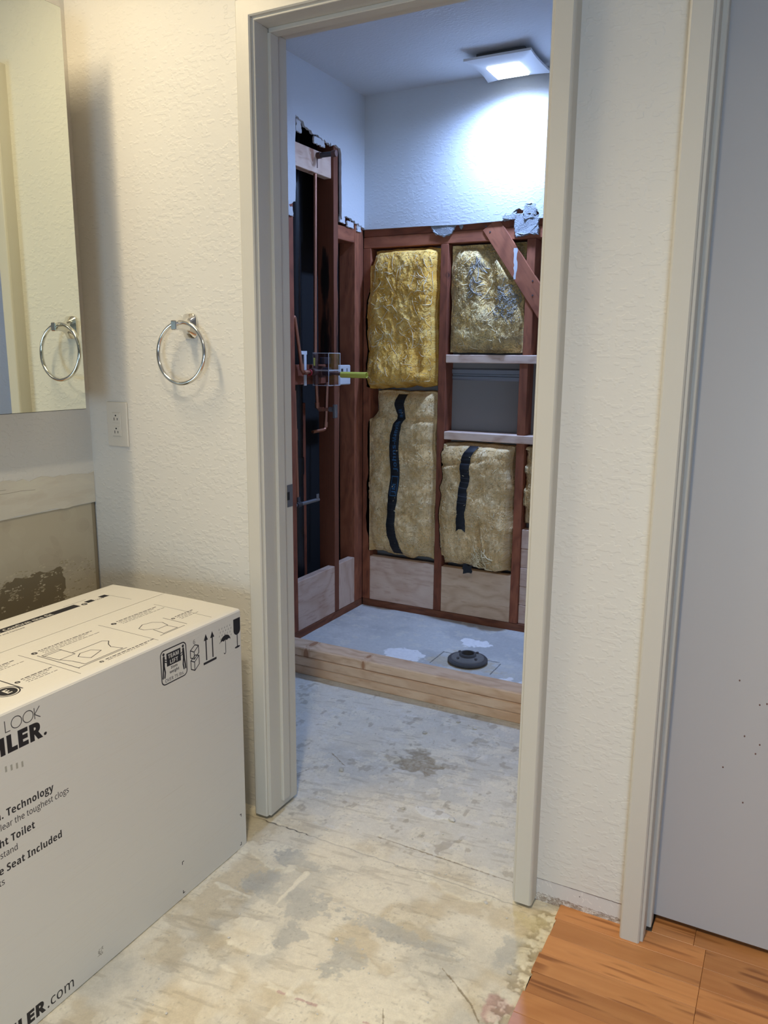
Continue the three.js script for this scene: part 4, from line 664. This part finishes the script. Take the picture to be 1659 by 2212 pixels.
/* ------------------------------------------------------------------ mirror cabinet, towel ring, outlet */
{
  const t = thing('mirror_cabinet', 'frameless mirrored medicine cabinet on the wall reflecting the towel ring', 'cabinet', [XL, 1.13, -1.10]);
  slab(t, 'cabinet_body', [XL, 1.134, -1.480], [-1.6815, 2.087, -0.723], M.plastic, 0.002);
  const d = slab(t, 'mirror_door', [-1.6795, 1.130, -1.483], [-1.6735, 2.0905, -0.72], std({ color: lin(0.05, 0.05, 0.04), roughness: 0.5 }), 0.0008);
  add(d, 'mirror_glass', new THREE.BoxGeometry(0.0016, 0.9575, 0.760), std({ color: lin(0.80, 0.83, 0.74), metalness: 1, roughness: 0.015 }), [-1.6730, 1.61025, -1.1015]);
}
{
  const X = -1.449, Y = 1.347, t = thing('towel_ring', 'chrome towel ring hanging on the textured wall beside the doorway', 'towel ring', [X, Y, ZW]);
  const sec = [[0.000, 0.0235, 0.0325], [0.006, 0.0235, 0.0325], [0.009, 0.021, 0.030], [0.018, 0.0125, 0.020], [0.030, 0.0095, 0.0135], [0.046, 0.0085, 0.0105], [0.058, 0.0085, 0.0105]];
  const pos = [], idx = [], n = 16; sec.forEach(([z, a, b]) => { for (let k = 0; k < n; k++) { const q = k / n * Math.PI * 2, e = 0.45, c = Math.cos(q), s = Math.sin(q); pos.push(X + a * Math.sign(c) * Math.pow(Math.abs(c), e), Y + b * Math.sign(s) * Math.pow(Math.abs(s), e), ZW + z); } });
  for (let i = 0; i < sec.length - 1; i++) for (let k = 0; k < n; k++) { const a = i * n + k, b = i * n + (k + 1) % n; idx.push(a, b, a + n, b, b + n, a + n); }
  const e = (sec.length - 1) * n; for (let k = 1; k < n - 1; k++) idx.push(e, e + k, e + k + 1);
  const g = new THREE.BufferGeometry(); g.setAttribute('position', new THREE.Float32BufferAttribute(pos, 3)); g.setIndex(idx); add(t, 'post', toCreasedNormals(g, 0.5), M.chrome);
  add(t, 'end_block', chamferBox(0.018, 0.024, 0.012, 0.002), M.chrome, [X, Y, ZW + 0.062]);
  const rg = new THREE.TorusGeometry(0.0785, 0.0054, 14, 80); const m = add(t, 'ring', rg, M.chrome, [-1.446, 1.2830 - 0.006, ZW + 0.046]); m.rotation.x = -0.06;
}
{
  const x = -1.7325, y = 1.075, t = thing('wall_outlet', 'ivory duplex outlet with cover plate in the corner below the cabinet', 'outlet', [x, y, ZW]);
  add(t, 'cover_plate', new RoundedBoxGeometry(0.079, 0.127, 0.006, 3, 0.0028), M.plastic, [x, y, ZW + 0.003]);
  add(t, 'insert', chamferBox(0.034, 0.068, 0.003, 0.0008), M.plastic, [x, y, ZW + 0.0072]);
  for (const s of [-1, 1]) {
    const r = add(t, 'receptacle', chamferBox(0.029, 0.027, 0.0016, 0.0005), M.plastic, [x, y + s * 0.0185, ZW + 0.0094]);
    add(r, 'slots', merge([new THREE.BoxGeometry(0.002, 0.008, 0.0006).translate(-0.006, -0.003, 0), new THREE.BoxGeometry(0.002, 0.0065, 0.0006).translate(0.006, -0.003, 0), cyl([0, 0.007, -0.0003], [0, 0.007, 0.0003], 0.0024, 0.0024, 12)]), M.black, [x, y + s * 0.0185, ZW + 0.0103]);
    add(t, 'screw', cyl([x, y + s * 0.0475, ZW + 0.006], [x, y + s * 0.0475, ZW + 0.0068], 0.003, 0.0026, 12), M.plastic);
  }
}

/* ------------------------------------------------------------------ the carton */
{
  const X1 = -1.192, X0 = -1.634, XM = -1.441, Z0 = -1.495, Z1 = -0.62, Hh = 0.652, L = Z1 - Z0;
  const t = thing('toilet_carton', 'big white printed toilet carton standing on the concrete below the cabinet', 'box', [(X0 + X1) / 2, 0, (Z0 + Z1) / 2]);
  const ink = '#17151c', paper = '#d9d6cf', S = 2340;
  const frontTex = canvasTex(2048, Math.round(0.652 * S), (c, w, h) => {
    const u = (z) => (Z1 - z) * S, v = (y) => (Hh - y) * S; c.fillStyle = paper; c.fillRect(0, 0, w, h);
    for (let i = 0; i < 900; i++) { c.fillStyle = rnd() > 0.5 ? 'rgba(226,222,212,0.25)' : 'rgba(200,194,180,0.18)'; c.fillRect(rnd() * w, rnd() * h, 30 + rnd() * 200, 1 + rnd() * 2); }
    c.fillStyle = ink; c.strokeStyle = ink;
    const text = (s, z, y, px, font, right, sx = 1) => { c.save(); c.translate(u(z), v(y)); c.scale(sx, 1); c.font = `${font} ${px}px sans-serif`; c.textAlign = right ? 'right' : 'left'; c.fillText(s, 0, 0); c.restore(); };
    // thin-stroke letters for LOOK
    const thin = (s, zr, y, hh, gap) => { c.lineWidth = 3.2; let x = u(zr); for (let k = s.length - 1; k >= 0; k--) { const ch = s[k], H = hh * S, B = v(y); const W = { O: H * 1.0, L: H * 0.45, K: H * 0.55, D: H * 0.78, B: H * 0.5, E: H * 0.46, H: H * 0.68, T: H * 0.5, ' ': H * 0.35 }[ch]; x -= W; c.beginPath(); if (ch === 'O') c.ellipse(x + W / 2, B - H / 2, W / 2, H / 2, 0, 0, 7); if (ch === 'L') { c.moveTo(x, B - H); c.lineTo(x, B); c.lineTo(x + W, B); } if (ch === 'K') { c.moveTo(x, B - H); c.lineTo(x, B); c.moveTo(x + W, B - H); c.lineTo(x, B - H * 0.42); c.lineTo(x + W, B); } if (ch === 'D') { c.moveTo(x, B - H); c.lineTo(x, B); c.lineTo(x + W * 0.4, B); c.bezierCurveTo(x + W * 1.2, B, x + W * 1.2, B - H, x + W * 0.4, B - H); c.closePath(); } if (ch === 'B') { c.moveTo(x, B); c.lineTo(x, B - H); c.lineTo(x + W * 0.5, B - H); c.bezierCurveTo(x + W, B - H, x + W, B - H * 0.53, x + W * 0.5, B - H * 0.53); c.lineTo(x, B - H * 0.53); c.moveTo(x + W * 0.5, B - H * 0.53); c.bezierCurveTo(x + W * 1.2, B - H * 0.53, x + W * 1.2, B, x + W * 0.5, B); c.lineTo(x, B); } if (ch === 'E') { c.moveTo(x + W, B - H); c.lineTo(x, B - H); c.lineTo(x, B); c.lineTo(x + W, B); c.moveTo(x, B - H / 2); c.lineTo(x + W * 0.85, B - H / 2); } if (ch === 'H') { c.moveTo(x, B); c.lineTo(x, B - H); c.moveTo(x + W, B); c.lineTo(x + W, B - H); c.moveTo(x, B - H / 2); c.lineTo(x + W, B - H / 2); } if (ch === 'T') { c.moveTo(x, B - H); c.lineTo(x + W, B - H); c.moveTo(x + W / 2, B - H); c.lineTo(x + W / 2, B); } c.stroke(); x -= gap * S; } };
    thin('THE BOLD LOOK', -0.903, 0.6145, 0.0215, 0.0028);
    c.save(); c.translate(u(-0.902), v(0.5755)); c.scale(1.0, 1); c.font = 'bold 100px sans-serif'; c.textAlign = 'right'; c.lineWidth = 7; c.strokeText('OF KOHLER', 0, 0); c.fillText('OF KOHLER', 0, 0); c.restore();
    text('.', -0.905, 0.5755, 80, 'bold'); c.lineWidth = 1.5; c.beginPath(); c.arc(u(-0.911), v(0.5785), 5, 0, 7); c.stroke(); text('R', -0.9092, 0.577, 8, 'bold');
    text('Flush. Technology', -0.917, 0.4585, 48, 'bold', true, 0.9); text('Power to clear the toughest clogs', -0.951, 0.437, 40, '', true, 0.86);
    text('Comfort Height Toilet', -0.871, 0.4060, 48, 'bold', true, 0.9); text('Easy to sit and stand', -0.833, 0.3845, 40, '', true, 0.86);
    text('Quiet Close Seat Included', -0.928, 0.3545, 48, 'bold', true, 0.9); text('with brackets', -0.801, 0.333, 40, '', true, 0.92);
    c.save(); c.translate(u(-0.860), v(0.0155)); c.font = 'bold 82px sans-serif'; c.textAlign = 'right'; c.lineWidth = 5; c.strokeText('KOHLER', 0, 0); c.fillText('KOHLER', 0, 0); c.restore(); text('.com', -0.864, 0.0155, 76, '', false, 0.95);
    c.fillStyle = 'rgba(120,116,104,0.55)'; for (let k = 0; k < 4; k++) { const x = u(-0.822 - k * 0.011), y = v(0.553 - 0.002 * k); c.fillRect(x, y, 9, 26); } c.fillStyle = ink;
    // team lift panel
    c.lineWidth = 6; c.beginPath(); c.roundRect(u(-1.215), v(0.633), u(-1.296) - u(-1.215), v(0.554) - v(0.633), 26); c.stroke();
    c.fillRect(u(-1.233), v(0.6235), u(-1.278) - u(-1.233), v(0.5935) - v(0.6235));
    c.fillStyle = paper; c.font = 'bold 31px sans-serif'; c.textAlign = 'center'; c.fillText('TEAM', u(-1.2555), v(0.6105)); c.fillText('LIFT', u(-1.2555), v(0.5970)); c.fillStyle = ink; c.font = 'bold 22px sans-serif'; c.fillText('Item', u(-1.2555), v(0.5845)); c.fillText('weight', u(-1.2555), v(0.5745)); c.font = '26px sans-serif'; c.fillText('OVER 75 lbs.', u(-1.2555), v(0.5583));
    const man = (z, d) => { const x = u(z), b = v(0.5705); c.beginPath(); c.arc(x, v(0.6245), 8, 0, 7); c.fill(); c.lineWidth = 15; c.lineCap = 'round'; c.beginPath(); c.moveTo(x, v(0.6175)); c.lineTo(x - d * 3, v(0.597)); c.stroke(); c.lineWidth = 9; c.beginPath(); c.moveTo(x - d * 5, v(0.597)); c.lineTo(x - d * 10, v(0.582)); c.lineTo(x - d * 13, b); c.moveTo(x, v(0.597)); c.lineTo(x + d * 5, v(0.582)); c.lineTo(x, b); c.stroke(); c.lineWidth = 5; c.beginPath(); c.moveTo(x, v(0.6125)); c.lineTo(x + d * 17, v(0.6095)); c.moveTo(x, v(0.608)); c.lineTo(x + d * 17, v(0.604)); c.stroke(); c.lineCap = 'butt'; }; man(-1.2245, 1); man(-1.2865, -1);
    // stacking limit
    c.lineWidth = 5; c.lineJoin = 'round'; const bx = (zc, yt, hh) => { const x = u(zc), w2 = 33, y = v(yt), H = hh * S; c.beginPath(); c.moveTo(x - w2, y + 22); c.lineTo(x + 4, y); c.lineTo(x + w2, y + 12); c.lineTo(x - 4, y + 38); c.closePath(); c.moveTo(x - w2, y + 22); c.lineTo(x - w2, y + 22 + H); c.lineTo(x - 4, y + 38 + H); c.lineTo(x + w2, y + 12 + H); c.lineTo(x + w2, y + 12); c.moveTo(x - 4, y + 38); c.lineTo(x - 4, y + 38 + H); c.stroke(); }; bx(-1.324, 0.6140, 0.0175); bx(-1.324, 0.5895, 0.0205); c.font = '32px sans-serif'; c.fillText('6', u(-1.324), v(0.6165));
    // this way up
    for (const z of [-1.3645, -1.3875]) { c.lineWidth = 9; c.beginPath(); c.moveTo(u(z), v(0.563)); c.lineTo(u(z), v(0.615)); c.stroke(); c.beginPath(); c.moveTo(u(z), v(0.628)); c.lineTo(u(z) - 17, v(0.6125)); c.lineTo(u(z) + 17, v(0.6125)); c.fill(); } c.fillRect(u(-1.353), v(0.5595), u(-1.400) - u(-1.353), 13);
    // keep dry
    c.beginPath(); c.moveTo(u(-1.4165), v(0.588)); c.bezierCurveTo(u(-1.4195), v(0.608), u(-1.4515), v(0.608), u(-1.4545), v(0.588)); c.quadraticCurveTo(u(-1.448), v(0.5935), u(-1.4415), v(0.588)); c.quadraticCurveTo(u(-1.4355), v(0.5935), u(-1.4295), v(0.588)); c.quadraticCurveTo(u(-1.423), v(0.5935), u(-1.4165), v(0.588)); c.fill(); c.lineWidth = 4.5; c.beginPath(); c.moveTo(u(-1.4355), v(0.604)); c.lineTo(u(-1.4355), v(0.5595)); c.arc(u(-1.4355) - 8, v(0.5595), 8, 0, Math.PI); c.stroke();
    for (let r = 0; r < 5; r++) for (let k = 0; k < 5; k++) { if (r > 2 && k > 0 && k < 4) continue; const x = u(-1.413 - k * 0.010 - (r % 2) * 0.004), y = v(0.6265 - r * 0.0085); c.beginPath(); c.moveTo(x + 5, y); c.lineTo(x + 2, y + 12); c.lineTo(x - 2, y + 12); c.fill(); }
    // fragile
    c.beginPath(); c.moveTo(u(-1.4675), v(0.632)); c.lineTo(u(-1.4675), v(0.603)); c.bezierCurveTo(u(-1.4685), v(0.5855), u(-1.4935), v(0.5855), u(-1.4938), v(0.603)); c.lineTo(u(-1.4938), v(0.632)); c.fill(); c.lineWidth = 7; c.beginPath(); c.moveTo(u(-1.481), v(0.59)); c.lineTo(u(-1.481), v(0.559)); c.stroke(); c.beginPath(); c.ellipse(u(-1.481), v(0.5575), 24, 6, 0, 0, 7); c.fill();
    c.lineWidth = 5; for (const [z, y, a, b] of [[-1.476, 0.098, -1, 1], [-1.474, 0.011, -1, -1], [-1.252, 0.097, 1, 1], [-1.252, 0.014, 1, -1]]) { c.beginPath(); c.moveTo(u(z) + a * 13, v(y)); c.lineTo(u(z), v(y)); c.lineTo(u(z), v(y) + b * 17); c.stroke(); }
    c.fillStyle = 'rgba(90,84,70,0.5)'; for (let k = 0; k < 40; k++) c.fillRect(u(-0.992) + rnd() * 32, v(0.052) + rnd() * 40, 6, 3);
  });
  const body = std({ color: new THREE.Color(paper), roughness: 0.62 });
  const th = 0.004;
  slab(t, 'back_panel', [X0, 0.002, Z0 + th], [X0 + th, Hh - 0.004, Z1 - th], body, 0.001);
  slab(t, 'end_panel', [X0, 0.002, Z0], [X1 - th, Hh - 0.004, Z0 + th], body, 0.001); slab(t, 'end_panel', [X0, 0.002, Z1 - th], [X1 - th, Hh - 0.004, Z1], body, 0.001); slab(t, 'bottom_panel', [X0 + th, 0.002, Z0 + th], [X1 - th, 0.006, Z1 - th], body, 0.001);
  { // front panel, slightly bowed out
    const nx = 24, ny = 16, g = new THREE.BoxGeometry(L, Hh - 0.0065, th, nx, ny, 1), p = g.attributes.position, uv = g.attributes.uv, nn = g.attributes.normal;
    for (let i = 0; i < p.count; i++) { const a = p.getX(i), b = p.getY(i), e = (1 - Math.pow(2 * a / L, 2)) * (1 - Math.pow(2 * b / Hh, 2)); p.setZ(i, p.getZ(i) + 0.004 * e); uv.setXY(i, (a + L / 2) * S / 2048, (b + (Hh - 0.0065) / 2 + 0.0025) / Hh); }
    g.computeVertexNormals(); g.rotateY(Math.PI / 2); add(t, 'front_panel', g, std({ map: frontTex, roughness: 0.6 }), [X1 - th / 2, 0.002 + (Hh - 0.0065) / 2, (Z0 + Z1) / 2]);
  }
  const topTex = canvasTex(2048, 1036, (c, w, h) => {                  // u along -z, v along -x, both flaps
    const q = 2048 / L, u = (z) => (Z1 - z) * q, v = (x) => (x - X0) * q; c.fillStyle = paper; c.fillRect(0, 0, w, h);
    for (let i = 0; i < 700; i++) { c.fillStyle = rnd() > 0.5 ? 'rgba(228,224,214,0.25)' : 'rgba(204,198,184,0.2)'; c.fillRect(rnd() * w, rnd() * h, 30 + rnd() * 200, 1 + rnd() * 2); }
    c.fillStyle = ink; c.strokeStyle = ink; c.textBaseline = 'alphabetic';
    const T2 = (s, z, x, px, f = '') => { c.font = `${f} ${px}px sans-serif`; c.textAlign = 'left'; c.fillText(s, u(z), v(x)); };
    c.fillRect(u(-0.68), v(-1.574), u(-1.315) - u(-0.68), v(-1.549) - v(-1.574)); c.fillStyle = paper; c.font = 'bold 44px sans-serif'; c.textAlign = 'right'; c.fillText('What is in the BOX  Confirm the fit', u(-1.238), v(-1.553)); c.fillStyle = ink;
    c.beginPath(); c.arc(u(-1.330), v(-1.553), 18, 0, 7); c.fill(); c.fillStyle = paper; c.font = 'bold 24px sans-serif'; c.textAlign = 'center'; c.fillText('E', u(-1.330), v(-1.5495)); c.fillStyle = ink;
    c.fillRect(u(-1.343), v(-1.570), 54, 40); c.fillRect(u(-1.391), v(-1.573), 52, 44); c.lineWidth = 2; for (let k = 0; k < 4; k++) { c.beginPath(); c.arc(u(-1.372 - k * 0.006), v(-1.555), 7, 0, 7); c.stroke(); }
    c.lineWidth = 2.5; const ln = (a, b, z2, x2) => { c.beginPath(); c.moveTo(u(a), v(b)); c.lineTo(u(z2), v(x2)); c.stroke(); };
    ln(-1.415, -1.560, -1.415, -1.478); ln(-1.29, -1.582, -1.36, -1.582);
    T2('Tools: hammer, level, screwdriver, tape measure and hacksaw', -0.86, -1.532, 22, 'bold'); T2('Wrench, caulk, knife, pencil for layout', -0.86, -1.510, 22, 'bold');
    const lines = (z, x, n, len) => { for (let k = 0; k < n; k++) { c.fillStyle = '#2a272c'; for (let p = 0; p < len * (1 - 0.12 * (k % 3));) { const ww = 8 + rnd() * 26; c.fillRect(u(z) + p, v(x) + k * 17, ww, k ? 4 : 7); p += ww + 6; } } c.fillStyle = ink; };
    const num = (z, x, s, r = 15) => { c.beginPath(); c.arc(u(z), v(x), r, 0, 7); c.fill(); c.fillStyle = paper; c.font = 'bold 20px sans-serif'; c.textAlign = 'center'; c.fillText(s, u(z), v(x) + 7); c.fillStyle = ink; };
    for (const z of [-1.018, -1.232, -1.411]) ln(z, -1.397, z, -1.212);
    num(-1.041, -1.376, '2'); num(-1.256, -1.373, '3'); num(-0.85, -1.376, '1'); lines(-1.054, -1.382, 4, 330); lines(-1.269, -1.380, 4, 300); lines(-0.865, -1.382, 4, 300);
    num(-0.927, -1.281, '1', 12); lines(-0.939, -1.288, 4, 150); num(-1.082, -1.224, '2', 11); lines(-1.095, -1.228, 2, 300); num(-1.355, -1.282, '3', 11); lines(-1.366, -1.288, 4, 130);
    c.lineWidth = 4; // side view of a toilet
    const P = (list, close) => { c.beginPath(); list.forEach(([z, x], i) => i ? c.lineTo(u(z), v(x)) : c.moveTo(u(z), v(x))); if (close) c.closePath(); c.stroke(); };
    P([[-1.040, -1.352], [-1.083, -1.352], [-1.083, -1.303], [-1.043, -1.303]], true); P([[-1.038, -1.345], [-1.085, -1.345]]); P([[-1.083, -1.312], [-1.165, -1.312], [-1.172, -1.300], [-1.158, -1.286], [-1.150, -1.270], [-1.158, -1.243], [-1.056, -1.243], [-1.053, -1.275], [-1.044, -1.303]]); P([[-1.075, -1.285], [-1.09, -1.296], [-1.115, -1.292], [-1.125, -1.272], [-1.085, -1.258], [-1.075, -1.285]]); ln(-1.035, -1.36, -1.035, -1.235); ln(-1.035, -1.238, -1.165, -1.238);
    P([[-1.262, -1.300], [-1.262, -1.285], [-1.285, -1.262], [-1.315, -1.262], [-1.322, -1.285], [-1.310, -1.305], [-1.285, -1.312]], true); P([[-1.275, -1.268], [-1.270, -1.232], [-1.315, -1.232], [-1.312, -1.262]]); ln(-1.255, -1.228, -1.335, -1.228); ln(-1.345, -1.305, -1.345, -1.230);
    c.lineWidth = 6; c.beginPath(); c.arc(u(-0.890), v(-1.262), 52, 0, 7); c.stroke(); c.beginPath(); c.arc(u(-0.890), v(-1.262), 43, 0, 7); c.fill(); c.fillStyle = paper; c.font = 'bold 60px sans-serif'; c.textAlign = 'center'; c.fillText('E', u(-0.890), v(-1.262) + 21); c.fillStyle = ink; P([[-0.84, -1.33], [-0.875, -1.335], [-0.905, -1.325], [-0.895, -1.30], [-0.87, -1.285]]); ln(-0.915, -1.335, -0.915, -1.25);
  });
  const flapM = std({ map: topTex, roughness: 0.6 });
  const flap = (xa, xb, round) => {                                    // flap profile in (x, y), extruded along z
    const R = 0.007, pts = [], up = (x) => Hh + 0.0035 * Math.sin((x - X0) / (X1 - X0) * Math.PI);
    if (round > 0) { for (let k = 0; k <= 12; k++) { const x = lerp(xa, xb - R, k / 12); pts.push([x, up(x)]); } for (let k = 1; k <= 6; k++) { const a = k / 6 * Math.PI / 2; pts.push([xb - R + R * Math.sin(a), Hh - R + R * Math.cos(a)]); } pts.push([xb - th, Hh - R]); for (let k = 12; k >= 0; k--) { const x = lerp(xa, xb - R, k / 12); pts.push([x, up(x) - th]); } }
    else { pts.push([xa + th, Hh - R]); pts.push([xa, Hh - R]); for (let k = 5; k >= 0; k--) { const a = k / 6 * Math.PI / 2; pts.push([xa + R - R * Math.sin(a), Hh - R + R * Math.cos(a)]); } for (let k = 1; k <= 12; k++) { const x = lerp(xa + R, xb, k / 12); pts.push([x, up(x)]); } for (let k = 12; k >= 0; k--) { const x = lerp(xa + R, xb, k / 12); pts.push([x, up(x) - th]); } }
    const g = prism(pts, L, 'xy'), p = g.attributes.position, uv = new Float32Array(p.count * 2); g.translate(0, 0, Z0);
    for (let i = 0; i < p.count; i++) { uv[i * 2] = (Z1 - p.getZ(i)) / L; uv[i * 2 + 1] = 1 - (p.getX(i) - X0) * (2048 / L) / 1036; } g.setAttribute('uv', new THREE.BufferAttribute(uv, 2)); return toCreasedNormals(g, 0.7);
  };
  add(t, 'top_flap', flap(XM + 0.001, X1, 1), flapM, [0, -0.0005, 0]); add(t, 'top_flap', flap(X0, XM - 0.001, -1), flapM, [0, -0.0005, 0]);
}

/* ------------------------------------------------------------------ loose crumbs on the slab */
{
  const chip = (s) => { const g = new THREE.IcosahedronGeometry(1, 0), p = g.attributes.position; for (let i = 0; i < p.count; i++) { const k = 0.65 + 0.6 * hash(Math.round(p.getX(i) * 50), Math.round((p.getY(i) + p.getZ(i) * 3) * 50), s); p.setXYZ(i, p.getX(i) * k, p.getY(i) * k, p.getZ(i) * k); } g.computeVertexNormals(); return g; };
  const kinds = [1, 2, 3, 4, 5].map(chip), mats = [std({ color: lin(0.62, 0.60, 0.55), roughness: 0.95 }), std({ color: lin(0.50, 0.47, 0.40), roughness: 0.95 })], c = [0, 0, 0];
  const big = [[-1.245, -1.79, 0.011, 'pale mortar chip on the floor just inside the left door jamb'], [-0.755, -1.855, 0.013, 'largest pale mortar chip, beside the white plaster smear in the doorway'], [-1.165, -1.94, 0.012, 'crumbly white mortar chip on the floor left of the doorway middle'], [-0.90, -1.84, 0.007, 'small mortar chip left of the white plaster smear'], [-0.49, -1.63, 0.008, 'mortar chip at the foot of the right door casing'], [-0.55, -1.58, 0.006, 'tiny mortar chip at the floor joint near the right casing'], [-0.80, -1.31, 0.006, 'tiny mortar chip on the crossing of two thinset ridges'], [-0.43, -1.40, 0.007, 'mortar chip on the broken edge beside the laminate'], [-1.04, -2.29, 0.010, 'mortar chip in front of the curb, leftmost of its cluster'], [-0.97, -2.42, 0.009, 'mortar chip touching the curb front, middle of its cluster'], [-0.90, -2.40, 0.011, 'mortar chip in front of the curb, rightmost of its cluster']];
  for (const [x, z, r, lab] of big) { const m = single('mortar_chip', kinds[Math.floor(rnd() * 5)], mats[Math.floor(rnd() * 2)], [x, floorFn(x, z, c) + r * 0.25, z], lab, 'rubble', 'mortar chips on the concrete floor'); m.scale.set(r, r * 0.45, r * rr(0.6, 0.9)); m.rotation.y = rnd() * 6; }
  const list = []; for (let k = 0; k < 700; k++) { const x = rr(-1.35, -0.41), z = k % 3 ? rr(-2.5, -1.6) : rr(-1.6, -0.9), r = 0.0008 + 0.0028 * Math.pow(rnd(), 3); if (x < -1.18 && z > -1.63) continue; const g = kinds[k % 5].clone(); g.scale(r, r * 0.6, r * 0.8); g.rotateY(rnd() * 6); g.translate(x, floorFn(x, z, c) + r * 0.4, z); list.push(g); }
  single('floor_grit', merge(list), mats[0], [0, 0, 0], 'pale grit and crumbs scattered over the concrete floor', 'grit', null, 'stuff');
}

renderer.render(scene, camera);
